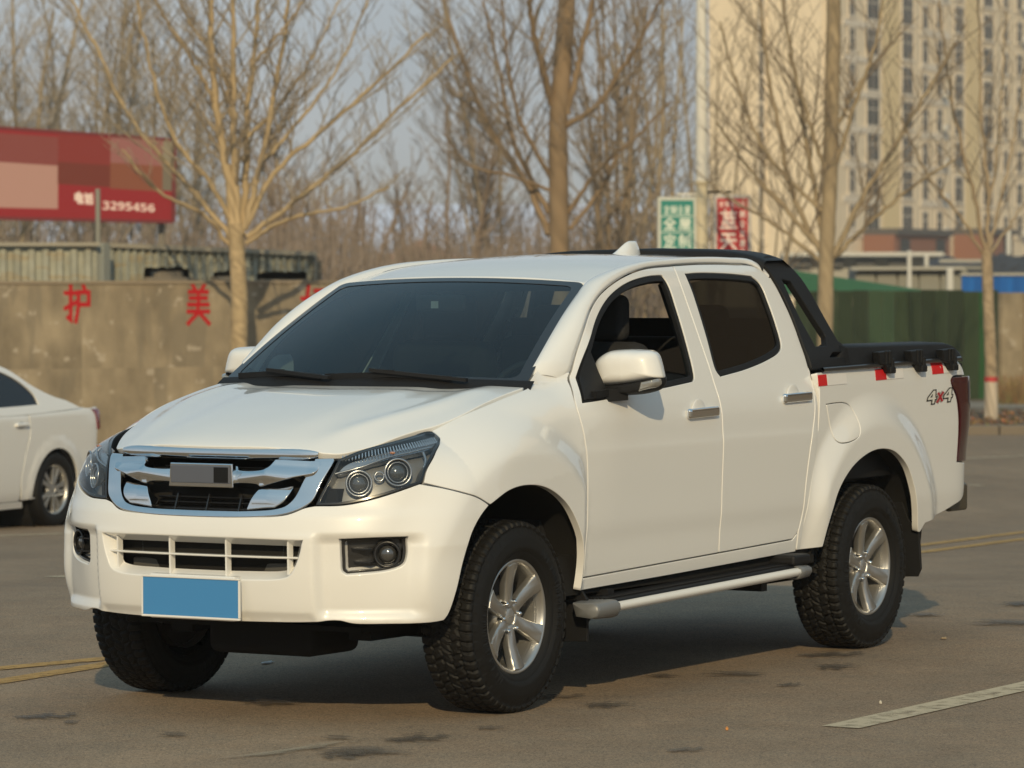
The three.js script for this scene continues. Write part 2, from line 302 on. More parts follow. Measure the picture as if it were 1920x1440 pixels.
// a domed shape over a star-shaped outline; out(x, y, z): z is the dome height
function pillow(outline, c, D, out, { p = 2.4, q = .5, rings = 14, back = 0 } = {}) {
  const rows = []; for (let i = 0; i <= rings; i++) { const t = 1 - Math.pow(1 - i / rings, 1.6); rows.push([...outline, outline[0]].map(o => out(c[0] + (o[0] - c[0]) * t, c[1] + (o[1] - c[1]) * t, D * Math.pow(Math.max(0, 1 - Math.pow(t, p)), q)))); }
  if (back) rows.push([...outline, outline[0]].map(o => out(o[0], o[1], -back)));
  return rows;
}
const resample = (poly, n) => { const L = [0]; const P = [...poly, poly[0]]; for (let i = 1; i < P.length; i++) L.push(L[i - 1] + Math.hypot(P[i][0] - P[i - 1][0], P[i][1] - P[i - 1][1])); const T = L[L.length - 1], o = []; for (let k = 0; k < n; k++) { const s = T * k / n; let i = 1; while (L[i] < s) i++; const t = (s - L[i - 1]) / (L[i] - L[i - 1] || 1); o.push([P[i - 1][0] + (P[i][0] - P[i - 1][0]) * t, P[i - 1][1] + (P[i][1] - P[i - 1][1]) * t]); } return o; };
// ---------- places: a pixel of the 1920 x 1440 photograph and a distance along the view give a point ----------
camera.updateMatrixWorld();
const [cR, cU, cF] = [0, 1, 2].map(k => new THREE.Vector3().setFromMatrixColumn(camera.matrixWorld, k)); cF.negate();
const FPX = 720 / Math.tan(11.162 * Math.PI / 360);
const at = (x, y, d) => camera.position.clone().addScaledVector(cF, d).addScaledVector(cR, (x - 960) / FPX * d).addScaledVector(cU, (720 - y) / FPX * d);
const hF = V(cF.x, 0, cF.z).normalize(), hR = V(-hF.z, 0, hF.x); // level forward and right
const ahead = p => (p.x - camera.position.x) * hF.x + (p.z - camera.position.z) * hF.z;
const street = (r, y, d) => V(camera.position.x + hR.x * r + hF.x * d, y, camera.position.z + hR.z * r + hF.z * d);
const roadY = d => -.38 * clamp((d - 20.5) / 12.5, 0, 1) * sm(19.5, 23, d), VERGE = -.28, TURN = Math.atan2(-hR.z, hR.x);
function gnd(x, y) { let lo = 8, hi = 60; for (let i = 0; i < 50; i++) { const m = (lo + hi) / 2, p = at(x, y, m); p.y < roadY(ahead(p)) ? hi = m : lo = m; } const p = at(x, y, lo); p.y = roadY(ahead(p)); return p; }
// ---------- ground, road, markings ----------
{
  const asphalt = tex(1024, 1024, (x, y) => {
    const a = fbm(x / 4, y / 4, 1, 2, 0), n = noise3(x / 1.7, y / 1.7, 4), b = fbm(x / 90, y / 90, 9, 4), s = hash3(x, y, 3);
    let k = .86 + .45 * (a - .5) + .55 * (n - .5) + .22 * (b - .5); if (n > .80 && s > .5) k += .35; if (n < .17) k -= .25;
    const t = .02 * (fbm(x / 60, y / 60, 30, 3) - .5);
    return [enc(.275 * k + t), enc(.202 * k), enc(.134 * k - t * .4), 1];
  }, { srgb: true });
  asphalt.repeat.set(1 / 2.3, 1 / 2.3); asphalt.anisotropy = 8;
  const bump = tex(512, 512, (x, y) => { const n = noise3(x / 2.2, y / 2.2, 14, 0), m = fbm(x / 9, y / 9, 2, 3); return [n * .6 + m * .4, n * .6 + m * .4, n * .6 + m * .4, 1]; });
  bump.repeat.set(1 / .9, 1 / .9);
  const roadM = new THREE.MeshStandardMaterial({ map: asphalt, bumpMap: bump, bumpScale: .0035, roughness: .88, vertexColors: true });
  const pos = [], col = [], uv = [], ind = [], D = [], Rr = [];
  for (let d = -30; d < 10; d += 2) D.push(d); for (let d = 10; d < 30; d += .25) D.push(d); for (let d = 30; d < 52.4; d += .8) D.push(d); D.push(52.4);
  for (let r = -70; r < -6; r += 2) Rr.push(r); for (let r = -6; r < 6; r += .12) Rr.push(r); for (let r = 6; r <= 70; r += 2) Rr.push(r);
  D.forEach((d, i) => Rr.forEach((r, j) => { const p = street(r, roadY(d), d); pos.push(p.x, p.y, p.z); uv.push(p.x, p.z);
    const lane = fbm(p.x * .22 + 3, p.z * 1.9, 5, 4) - .5, wide = fbm(p.x * .5, p.z * .5, 8, 4) - .5, fine = fbm(p.x * 2.6, p.z * 4.2, 12, 3) - .5, k = 1 + .30 * lane + .30 * wide + .22 * fine; col.push(k, k * (.985 + .03 * wide), k * (.96 + .05 * wide)); }));
  const C = Rr.length; for (let i = 0; i < D.length - 1; i++) for (let j = 0; j < C - 1; j++) { const a = i * C + j, b = a + 1, c = a + C, e = c + 1; ind.push(a, b, c, b, e, c); }
  const g = new THREE.BufferGeometry(); g.setAttribute('position', new THREE.Float32BufferAttribute(pos, 3)); g.setAttribute('uv', new THREE.Float32BufferAttribute(uv, 2)); g.setAttribute('color', new THREE.Float32BufferAttribute(col, 3)); g.setIndex(ind); g.computeVertexNormals();
  struct('road', g, roadM);
  const soilT = tex(512, 512, (x, y) => { const n = fbm(x / 14, y / 14, 3, 5), k = .75 + .7 * (n - .5) + .25 * (hash3(x, y, 8) - .5); return [enc(.20 * k), enc(.155 * k), enc(.10 * k), 1]; }, { srgb: true }); soilT.repeat.set(1 / 3, 1 / 3);
  const soil = new THREE.MeshStandardMaterial({ map: soilT, roughness: .95 });
  const flatSheet = (r0, r1, d0, d1, y, n = 1) => { const P = [], U = [], I = []; for (let i = 0; i <= n; i++) for (let j = 0; j <= n; j++) { const p = street(lerp(r0, r1, j / n), y, lerp(d0, d1, i / n)); P.push(p.x, p.y, p.z); U.push(p.x, p.z); } for (let i = 0; i < n; i++) for (let j = 0; j < n; j++) { const a = i * (n + 1) + j; I.push(a, a + 1, a + n + 1, a + 1, a + n + 2, a + n + 1); } const q = new THREE.BufferGeometry(); q.setAttribute('position', new THREE.Float32BufferAttribute(P, 3)); q.setAttribute('uv', new THREE.Float32BufferAttribute(U, 2)); q.setIndex(I); q.computeVertexNormals(); return q; };
  struct('ground', flatSheet(-1500, 1500, -800, 2200, -.47), soil);
  struct('verge', flatSheet(-90, 90, 52.62, 420, VERGE), soil);
  const pavT = std([.25, .215, .17], .9); struct('footpath', flatSheet(-90, 90, 60.5, 63.5, VERGE + .004), pavT);
  // kerb of separate stones
  const kerb = new THREE.Group(); kerb.name = 'kerb'; kerb.userData.kind = 'structure'; scene.add(kerb);
  const ks = std([.19, .155, .115], .9), stone = new RoundedBoxGeometry(.985, .24, .22, 2, .015);
  for (let k = -9; k <= 12; k++) { const m = part('kerbstone', stone, ks, kerb); m.position.copy(street(k, -.385 + hash3(k, 2, 2) * .006, 52.5)); m.rotation.y = TURN + (hash3(k, 4, 4) - .5) * .01; }
  // painted lines, worn
  const worn = tex(512, 512, (x, y) => { const n = fbm(x / 26, y / 26, 40, 5), m = noise3(x / 2.1, y / 2.1, 6), a = clamp(.92 + (n - .50) * 1.5 + (m - .5) * .5, .35, 1); return [a, a, a, 1]; });
  worn.repeat.set(1 / .8, 1 / .8);
  const lineM = c => new THREE.MeshStandardMaterial({ color: lin(...c), roughness: .8, alphaMap: worn, transparent: true });
  const yellow = lineM([.43, .255, .070]), white = lineM([.50, .42, .29]);
  function stripe(name, pts, w, m, lift = .004) { // centre line and width in metres
    const L = pts, P = [], U = [], I = []; const dense = []; for (let i = 0; i < L.length - 1; i++) { const n = Math.ceil(L[i].distanceTo(L[i + 1]) / .4); for (let k = 0; k < n; k++) dense.push(L[i].clone().lerp(L[i + 1], k / n)); } dense.push(L[L.length - 1]);
    dense.forEach((p, i) => { const t = dense[Math.min(i + 1, dense.length - 1)].clone().sub(dense[Math.max(0, i - 1)]).normalize(), s = V(-t.z, 0, t.x); for (const q of [-1, 1]) { const v = p.clone().addScaledVector(s, q * w / 2); v.y = roadY(ahead(v)) + lift; P.push(v.x, v.y, v.z); U.push(v.x, v.z); } });
    for (let i = 0; i < dense.length - 1; i++) { const a = i * 2; I.push(a, a + 1, a + 2, a + 1, a + 3, a + 2); }
    const q = new THREE.BufferGeometry(); q.setAttribute('position', new THREE.Float32BufferAttribute(P, 3)); q.setAttribute('uv', new THREE.Float32BufferAttribute(U, 2)); q.setIndex(I); q.computeVertexNormals(); return struct(name, q, m);
  }
  const G = a => a.map(p => gnd(...p));
  stripe('yellow_line', G([[-260, 1276], [0, 1254], [350, 1222], [500, 1208], [1740, 1021], [1920, 998], [2300, 950]]), .125, yellow);
  stripe('yellow_line', G([[-260, 1318], [0, 1279], [185, 1249], [1735, 1035], [1920, 1011], [2300, 962]]), .125, yellow);
  stripe('white_dash', G([[1576, 1365], [1920, 1288], [2240, 1217]]), .155, white);
  stripe('white_dash', G([[-120, 1010], [118, 1001]]), .13, white);
  stripe('white_dash', G([[96, 1083], [130, 1081]]), .13, white);
  stripe('white_dash', G([[1808, 860], [1903, 856]]), .14, white);
  stripe('white_dash', G([[1822, 911], [1838, 910]]), .14, white);
  stripe('white_dash', G([[1906, 855], [2060, 848]]), .14, white);
  // oil and damp stains
  const blobs = [0, 1, 2, 3].map(k => tex(256, 128, (x, y) => { const u = (x / 255 - .5) * 2, v = (y / 127 - .5) * 2; const n = fbm(x / 34 + k * 31, y / 12, 50 + k, 5) - .5, r = Math.hypot(u, v) + n * 1.5; const g = noise3(x / 1.6, y / 1.6, k); const a = clamp((.66 - r) * 2.6, 0, 1) * (.62 + .5 * g) * clamp((1 - Math.hypot(u, v)) * 5, 0, 1) * .72; return [a, a, a, 1]; }, { wrap: false }));
  const stainM = blobs.map(b => [.062, .105].map(c => new THREE.MeshStandardMaterial({ color: lin(c, c * .80, c * .60), roughness: .62, alphaMap: b, transparent: true })));
  const streaks = [[10, 1334, 165, 1356, 0], [112, 1352, 155, 1361, 0], [430, 1306, 600, 1332, 0], [590, 1382, 680, 1391, 0], [705, 1374, 860, 1400, 0], [575, 1406, 730, 1430, 0], [560, 1398, 820, 1424, 1], [285, 1375, 370, 1386, 1], [1478, 1220, 1640, 1238, 0], [1515, 1243, 1620, 1261, 0], [1200, 1265, 1290, 1275, 0], [1300, 1260, 1470, 1273, 1], [1450, 1280, 1510, 1292, 0], [1075, 1317, 1200, 1332, 0], [1870, 1128, 1960, 1142, 0], [1800, 1162, 1990, 1178, 1], [1240, 1400, 1330, 1416, 1], [880, 1362, 960, 1372, 1], [1690, 1150, 1790, 1160, 1], [1560, 1200, 1700, 1210, 1], [950, 1300, 1120, 1316, 1]];
  streaks.forEach(([x0, y0, x1, y1, pale], i) => { const a = gnd(x0, y1), b = gnd(x1, y1), c = gnd(x0, y0), d = gnd(x1, y0), P = [], I = []; for (const q of [a, b, c, d]) P.push(q.x, roadY(ahead(q)) + .008 + (i % 4) * .0012, q.z); const q = new THREE.BufferGeometry(); q.setAttribute('position', new THREE.Float32BufferAttribute(P, 3)); q.setAttribute('uv', new THREE.Float32BufferAttribute([0, 0, 1, 0, 0, 1, 1, 1], 2)); q.setIndex([0, 1, 2, 1, 3, 2]); q.computeVertexNormals(); struct('oil_stain', q, stainM[i % 4][pale]); });
  { const q = G([[330, 1436], [520, 1412], [610, 1398], [700, 1386]]); const m = new THREE.MeshStandardMaterial({ color: lin(.34, .29, .21), roughness: .9, alphaMap: blobs[1], transparent: true }); const P = [], U = [], I = []; q.forEach((p, i) => { for (const s of [-1, 1]) { P.push(p.x + s * .03, .0065, p.z + s * .06); U.push(i / 3, s > 0 ? .9 : .1); } }); for (let i = 0; i < 3; i++) I.push(i * 2, i * 2 + 1, i * 2 + 2, i * 2 + 1, i * 2 + 3, i * 2 + 2); const g2 = new THREE.BufferGeometry(); g2.setAttribute('position', new THREE.Float32BufferAttribute(P, 3)); g2.setAttribute('uv', new THREE.Float32BufferAttribute(U, 2)); g2.setIndex(I); g2.computeVertexNormals(); struct('chalk_streak', g2, m); }
  // bits of litter
  const crumple = (a, b, c) => { const q = new THREE.IcosahedronGeometry(1, 1), p = q.attributes.position; for (let i = 0; i < p.count; i++) { const k = .65 + .5 * hash3(Math.round(p.getX(i) * 50), Math.round(p.getY(i) * 50), Math.round(p.getZ(i) * 50)); p.setXYZ(i, p.getX(i) * a * k, p.getY(i) * b * k, p.getZ(i) * c * k); } q.computeVertexNormals(); return q; };
  const lit = (name, label, cat, x, y, g, c) => { const m = part(name, g, std(c, .8), scene); m.position.copy(gnd(x, y)); m.position.y += .007; tag(m, label, cat); };
  lit('cigarette_butt', 'orange cigarette butt lying on the asphalt in front of the running board', 'cigarette butt', 1363, 1369, new THREE.CylinderGeometry(.0055, .0055, .034, 10).rotateZ(Math.PI / 2).rotateY(.5), [.55, .24, .07]);
  lit('paper_scrap', 'flat white paper scrap in the shade under the front of the pickup', 'paper scrap', 502, 1245, crumple(.05, .006, .02), [.55, .56, .56]);
  lit('paper_scrap', 'tiny white paper scrap on the asphalt near the white dash', 'paper scrap', 1651, 1320, crumple(.008, .008, .006), [.6, .55, .45]);
  lit('dry_leaf', 'dry pale leaf on the asphalt behind the rear wheel', 'leaf', 1770, 1199, crumple(.03, .005, .014), [.36, .26, .15]);
  // fallen leaves on the verge
  reseed(77); const lf = new THREE.BufferGeometry(); lf.setAttribute('position', new THREE.Float32BufferAttribute([-.05, 0, 0, 0, .012, -.028, .06, 0, 0, 0, .012, .028], 3)); lf.setIndex([0, 2, 1, 0, 3, 2]); lf.computeVertexNormals();
  const im = new THREE.InstancedMesh(lf, new THREE.MeshStandardMaterial({ color: 0xffffff, roughness: .9, side: THREE.DoubleSide }), 9000), mt = new THREE.Matrix4(), qq = new THREE.Quaternion();
  for (let i = 0; i < 9000; i++) { const d = 52.7 + 6.5 * Math.pow(rnd(), 1.3), r = rr(-9, 9), c = fbm(r * .9, d * .9, 4, 3); qq.setFromEuler(new THREE.Euler(rr(-.5, .5), rr(0, 6.28), rr(-.5, .5))); const s = rr(.35, .9) * (c > .42 ? 1 : .3); mt.compose(street(r, VERGE + .012 + rnd() * .03, d), qq, V(s, s, s)); im.setMatrixAt(i, mt); im.setColorAt(i, lin(rr(.22, .5), rr(.12, .24), rr(.04, .09))); }
  im.name = 'leaf_litter'; tag(im, 'orange brown fallen leaves scattered over the verge beyond the kerb', 'leaf litter', null, 'stuff'); im.castShadow = im.receiveShadow = true; scene.add(im);
}
// ---------- brush-drawn characters on a 10 x 10 grid ----------
const GLYPH = {
  hu: [[[0, 2.4], [4, 2.4]], [[2.1, 0], [2.1, 9.4], [1, 8.8]], [[0, 6.4], [4, 4.9]], [[7.0, 0], [7.6, 1.2]], [[5.2, 2.2], [9.4, 2.2], [9.4, 5.4], [5.2, 5.4]], [[5.2, 2.2], [5.2, 6], [4.2, 9.8]]],
  mei: [[[2.6, 0], [3.6, 1.2]], [[7.4, 0], [6.4, 1.2]], [[1.2, 1.7], [8.8, 1.7]], [[1.6, 3.3], [8.4, 3.3]], [[.8, 5], [9.2, 5]], [[5, 1.7], [5, 5]], [[.6, 6.8], [9.4, 6.8]], [[5, 5.2], [4.4, 7.4], [.6, 9.9]], [[5.2, 7], [9.6, 9.9]]],
  hao: [[[2.4, 0], [1.2, 5.6], [4, 9]], [[3.8, 2.8], [3, 7], [.4, 9.8]], [[0, 3], [4.4, 3]], [[5, 1], [9.4, 1], [7.3, 3.4]], [[7.3, 3.4], [7.3, 9.4], [6, 8.8]], [[4.8, 5], [10, 5]]],
  quan: [[[5, 0], [.4, 4.2]], [[5, 0], [9.6, 4.2]], [[2.4, 4.6], [7.6, 4.6]], [[5, 4.6], [5, 9.4]], [[2.6, 7], [7.4, 7]], [[.8, 9.6], [9.2, 9.6]]],
  wu: [[[1.6, .6], [9, .6], [9, 2.6], [1.6, 2.6]], [[1.6, .6], [1.4, 6], [.2, 9.8]], [[2.8, 4.2], [9.4, 4.2]], [[5, 4.2], [3.4, 5.8], [8.4, 5.6]], [[3, 7.3], [9, 7.3]], [[5.9, 5.6], [5.9, 9.6]], [[2, 9.7], [9.8, 9.7]]],
  ding: [[[5, 0], [5, 1.2]], [[.8, 3], [.8, 1.6], [9.2, 1.6], [9.2, 3]], [[2, 4], [8, 4]], [[5, 4], [5, 9]], [[5, 6.4], [8, 6.4]], [[2.6, 5.6], [2, 8], [.4, 9.8]], [[2, 8.4], [4.5, 9.4], [9.8, 9.6]]],
  zhi: [[[1.6, .6], [.6, 2.8]], [[1, 2], [5.8, 2]], [[0, 4], [6, 4]], [[3, 0], [3, 9.8]], [[.8, 8.6], [.8, 5.8], [5.4, 5.8], [5.4, 8.4]], [[7.4, 1], [7.4, 6.8]], [[9.4, 0], [9.4, 9.4], [8.2, 8.8]]],
  lan: [[[.6, 1.4], [9.4, 1.4]], [[3, 0], [3, 2.8]], [[7, 0], [7, 2.8]], [[2.4, 3.4], [2.4, 6]], [[4, 3.2], [4, 6.2]], [[6, 3.2], [5, 4.6]], [[6, 3.9], [9, 3.9]], [[7, 4.8], [8, 5.8]], [[1.6, 9.4], [1.6, 6.8], [8.4, 6.8], [8.4, 9.4]], [[3.9, 6.8], [3.9, 9.4]], [[6.1, 6.8], [6.1, 9.4]], [[.4, 9.6], [9.6, 9.6]]],
  tian: [[[1.4, 1.4], [8.6, 1.4]], [[.6, 4.6], [9.4, 4.6]], [[5, 1.4], [4.6, 5.6], [.6, 9.8]], [[5, 4.8], [9.6, 9.8]]],
  dian: [[[1.4, 1.8], [8.4, 1.8], [8.4, 6.8], [1.4, 6.8], [1.4, 1.8]], [[1.4, 4.3], [8.4, 4.3]], [[4.9, 0], [4.9, 9.2], [9.6, 9.2], [9.6, 7.8]]],
  hua: [[[1.2, .4], [2.2, 1.8]], [[.2, 3.4], [2.2, 3.4], [2.2, 8.6], [3.6, 7.4]], [[9, .4], [4.6, 1.6]], [[3.8, 3.4], [9.8, 3.4]], [[6.9, 1.2], [6.9, 5.8]], [[4.6, 9.6], [4.6, 6], [9.2, 6], [9.2, 9.6]], [[4.6, 9.2], [9.2, 9.2]]],
};
function brush(x, g, ox, oy, sx, sy, w, c) { x.strokeStyle = c; x.lineWidth = w; x.lineCap = 'square'; x.lineJoin = 'miter'; for (const l of GLYPH[g]) { x.beginPath(); l.forEach((p, i) => x[i ? 'lineTo' : 'moveTo'](ox + p[0] / 10 * sx, oy + p[1] / 10 * sy)); x.stroke(); } }
const quad = (a, b, c, d) => { const q = new THREE.BufferGeometry(); q.setAttribute('position', new THREE.Float32BufferAttribute([a, b, c, d].flatMap(p => [p.x, p.y, p.z]), 3)); q.setAttribute('uv', new THREE.Float32BufferAttribute([0, 1, 1, 1, 1, 0, 0, 0], 2)); q.setIndex([0, 3, 2, 0, 2, 1]); q.computeVertexNormals(); return q; };
// slab from a to b (ground points), standing between two heights
function slab(a, b, y0, y1, t) { const d = V(b.x - a.x, 0, b.z - a.z), L = d.length(); d.normalize(); const m = new THREE.Matrix4().makeBasis(d, V(0, 1, 0), V(-d.z, 0, d.x)).setPosition((a.x + b.x) / 2, (y0 + y1) / 2, (a.z + b.z) / 2); const g = new THREE.BoxGeometry(L, y1 - y0, t); const u = g.attributes.uv, p = g.attributes.position; for (let i = 0; i < p.count; i++) u.setXY(i, p.getX(i) + L / 2, p.getY(i)); return g.applyMatrix4(m); }
const toCam = p => V(camera.position.x - p.x, 0, camera.position.z - p.z).normalize();
// ---------- concrete wall with painted characters, corrugated sheets above it ----------
const concrete = tex(1024, 512, (x, y) => {
  const st = fbm(x / 30, y / 75, 3, 5), big = fbm(x / 120, y / 80, 7, 5), f = hash3(x, y, 1), sp = fbm(x / 24, y / 20, 21, 4);
  let k = .82 + .50 * (st - .5) + .6 * (big - .5) + .12 * (f - .5); let c = [.37 * k, .30 * k, .205 * k];
  const dk = clamp((fbm(x / 40, y / 210, 33, 4) - .60) * 6, 0, .5); c = c.map((v, i) => v * (1 - dk) + [.20, .17, .125][i] * dk);
  const wh = clamp((sp - .70) * 9, 0, .65); c = c.map((v, i) => v * (1 - wh) + [.50, .43, .34][i] * wh);
  return [enc(Math.max(.02, c[0])), enc(Math.max(.02, c[1])), enc(Math.max(.02, c[2])), 1];
}, { srgb: true });
concrete.repeat.set(1 / 6, 1 / 3);
const concreteM = new THREE.MeshStandardMaterial({ map: concrete, roughness: .95 });
const wallA = at(-700, 600, 47), wallB = at(780, 600, 53);
{
  const w = thing('concrete_wall', 'stained concrete wall with red painted characters, behind the white sedan and the pickup', 'wall');
  part('wall_face', slab(wallA, wallB, -.5, 1.66, .2), concreteM, w);
  part('wall_coping', slab(wallA, wallB, 1.66, 1.70, .24), std([.30, .24, .17], .95), w);
  const dir = wallB.clone().sub(wallA).setY(0).normalize(), nor = V(-dir.z, 0, dir.x); if (nor.dot(toCam(wallA)) < 0) nor.negate();
  const onWall = (x, y) => { const o = camera.position, d = at(x, y, 1).sub(o), p0 = wallA.clone().addScaledVector(nor, .104), t = p0.clone().sub(o).dot(nor) / d.dot(nor); return o.clone().addScaledVector(d, t); };
  for (const [g, x0, y0, x1, y1] of [['hu', 122, 530, 170, 606], ['mei', 350, 533, 394, 609], ['hao', 566, 536, 616, 612]]) {
    const t = canvas(256, 320, (x, W2, H2) => { x.clearRect(0, 0, W2, H2); brush(x, g, 26, 26, 204, 268, 30, '#b8141c'); });
    part('painted_character', quad(onWall(x0 - 5, y0 - 5), onWall(x1 + 5, y0 - 5), onWall(x1 + 5, y1 + 5), onWall(x0 - 5, y1 + 5)), new THREE.MeshStandardMaterial({ map: t, transparent: true, roughness: .9 }), w, { hu: 'red painted character hu', mei: 'red painted character mei', hao: 'red painted character hao, half hidden' }[g]);
  }
  // corrugated sheets: ribs as they stand, rusty bottoms torn away in places
  const sheetT = tex(512, 256, (x, y) => { const n = fbm(x / 22, y / 80, 5, 4), r = clamp((fbm(x / 40, y / 30, 17, 4) - .60) * 5, 0, .6), k = .85 + .5 * (n - .5); return [enc(lerp(.42 * k, .34, r)), enc(lerp(.42 * k, .26, r)), enc(lerp(.345 * k, .15, r)), 1]; }, { srgb: true }); sheetT.repeat.set(1 / 3, 1);
  const sheetM = new THREE.MeshStandardMaterial({ map: sheetT, roughness: .7, side: THREE.DoubleSide });
  const shed = thing('corrugated_shed', 'grey corrugated metal shed with torn dark openings, rising over the concrete wall', 'shed');
  function corrugated(x0, x1, d0, d1, topY, botY, pitch, torn) {
    const a = at(x0, 500, d0), b = at(x1, 500, d1), dx = b.clone().sub(a).setY(0), L = dx.length(); dx.normalize(); const nz = V(-dx.z, 0, dx.x); if (nz.dot(toCam(a)) < 0) nz.negate();
    const rows = [], n = Math.round(L / pitch); const px = s => lerp(x0, x1, s / L); const P = [], U = [], I = []; let c = 0;
    for (let i = 0; i <= n; i++) for (const [f, o] of [[0, 0], [.36, 0], [.50, 1], [.86, 1]]) { const s = (i + f) * pitch; if (s > L) break; const q = a.clone().addScaledVector(dx, s).addScaledVector(nz, o * .055); const d = lerp(d0, d1, s / L); const Y = py => at(px(s), py, d).y; const bot = torn(px(s), i + f); P.push(q.x, Y(topY(px(s))), q.z, q.x, Y(bot), q.z); U.push(s, 1, s, 0); c++; }
    for (let i = 0; i < c - 1; i++) I.push(i * 2, i * 2 + 1, i * 2 + 2, i * 2 + 1, i * 2 + 3, i * 2 + 2);
    const q = new THREE.BufferGeometry(); q.setAttribute('position', new THREE.Float32BufferAttribute(P, 3)); q.setAttribute('uv', new THREE.Float32BufferAttribute(U, 2)); q.setIndex(I); const t = q.toNonIndexed(); t.computeVertexNormals(); return t;
  }
  part('metal_sheet', corrugated(-500, 186, 50.5, 51.6, x => 458, 0, .185, () => 540), sheetM, shed);
  part('metal_sheet', corrugated(196, 585, 52.2, 54.6, x => lerp(460, 476, (x - 196) / 390), 0, .128, (x, i) => { const r = 5 * hash3(Math.round(i * 2), 3, 3); if (x > 262 && x < 352) return 499 + r; if (x > 396 && x < 432) return 505 + r; if (x > 474 && x < 574) return 508 + r; return 545; }), sheetM, shed);
  const rail = (x0, y0, x1, y1, d0, d1, h) => bar(at(x0, y0, d0), at(x1, y1, d1), .10, h);
  part('eave', [rail(-500, 458, 186, 458, 50.4, 51.5, .05)], std([.34, .31, .25], .8), shed); part('eave', [rail(190, 459, 588, 476, 52.1, 54.5, .06)], std([.36, .32, .25], .8), shed);
  part('corner_post', bar(at(193, 545, 51.7), at(193, 456, 51.7), .14, .14, V(1, 0, 0)), std([.27, .28, .25], .8), shed); part('corner_post', bar(at(588, 560, 54.6), at(588, 472, 54.6), .07, .07, V(1, 0, 0)), std([.27, .25, .2], .8), shed);
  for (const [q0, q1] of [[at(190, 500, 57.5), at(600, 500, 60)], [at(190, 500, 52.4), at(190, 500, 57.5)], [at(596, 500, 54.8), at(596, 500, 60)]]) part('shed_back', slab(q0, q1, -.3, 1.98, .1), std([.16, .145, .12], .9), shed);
  part('shed_roof', quad(at(-500, 459, 50.7), at(590, 477, 54.7), at(600, 486, 60.2), at(-500, 474, 56)), std([.22, .2, .17], .9), shed);
  for (const q of [slab(at(270, 520, 52.6), at(356, 522, 53.1), 1.66, 1.75, .2), slab(at(290, 516, 52.9), at(336, 516, 53.2), 1.7, 1.83, .15), slab(at(400, 524, 53.3), at(430, 524, 53.5), 1.66, 1.76, .2), slab(at(480, 527, 53.9), at(570, 528, 54.4), 1.66, 1.72, .2)]) part('broken_block', q, std([.26, .22, .17], .95), shed);
}
{ // red hoarding on the left, with its print, and the thin post before it
  const h = thing('billboard', 'red billboard with blocks of muted colour and a white telephone line, above the corrugated shed', 'billboard');
  const A = [at(-640, 196, 56), at(323, 262, 58.5), at(321, 416, 58.5), at(-640, 396, 56)];
  const t = canvas(1024, 192, (x, W2, H2) => {
    const X = p => (p + 640) / 963 * W2, Yt = p => { const k = (p + 640) / 963; return lerp(196, 262, k); }, Yb = p => lerp(396, 416, (p + 640) / 963), Y = (p, y) => (y - Yt(p)) / (Yb(p) - Yt(p)) * H2;
    x.fillStyle = '#8f1a24'; x.fillRect(0, 0, W2, H2);
    const R = (x0, y0, x1, y1, c) => { x.fillStyle = c; const m = (x0 + x1) / 2; x.fillRect(X(x0), Y(m, y0), X(x1) - X(x0) + 1, Y(m, y1) - Y(m, y0)); };
    R(-640, 250, -100, 398, '#8a3a3c'); R(-100, 250, 102, 310, '#823f3d'); R(102, 256, 203, 310, '#822c2a'); R(203, 260, 305, 310, '#945f5d'); R(305, 264, 324, 310, '#8b826f'); R(-100, 309, 102, 392, '#b1887f'); R(102, 309, 203, 352, '#6e2d24'); R(203, 309, 305, 358, '#834b37'); R(305, 309, 324, 358, '#736a5c');
    const c = '#ead2c8'; brush(x, 'dian', X(135), Y(140, 366), X(151) - X(135), 24, 5, c); brush(x, 'hua', X(154), Y(160, 367), X(170) - X(154), 24, 4.5, c);
    x.fillStyle = c; x.font = 'bold 27px sans-serif'; x.save(); x.translate(X(174), Y(230, 398)); x.scale((X(291) - X(174)) / x.measureText('13295456').width, 1); x.fillText('13295456', 0, 0); x.restore();
  });
  part('printed_face', quad(...A), new THREE.MeshStandardMaterial({ map: t, roughness: .7 }), h);
  const back = quad(...A.map(p => p.clone().addScaledVector(hF, .12))); part('backing', [back, bar(A[0].clone().addScaledVector(hF, .06), A[1].clone().addScaledVector(hF, .06), .12, .05), bar(A[3].clone().addScaledVector(hF, .06), A[2].clone().addScaledVector(hF, .06), .12, .05), bar(A[1].clone().addScaledVector(hF, .06), A[2].clone().addScaledVector(hF, .06), .05, .12, hR)], std([.16, .03, .035], .8), h);
  for (const x of [-380, -20, 300]) { const p = at(x, 420, 58.6); part('support_post', bar(V(p.x, VERGE, p.z).addScaledVector(hF, .2), V(p.x, at(x, 280, 58.6).y, p.z).addScaledVector(hF, .2), .08, .08, hR), std([.2, .18, .15], .8), h); }
  const pp = at(184, 480, 53.4), post = part('thin_post', new THREE.CylinderGeometry(.034, .034, at(184, 354, 53.4).y + .3, 12).translate(0, (at(184, 354, 53.4).y + .3) / 2 - .3, 0), std([.27, .26, .22], .7), scene); post.position.set(pp.x, 0, pp.z); tag(post, 'thin grey post standing before the red billboard', 'post');
}
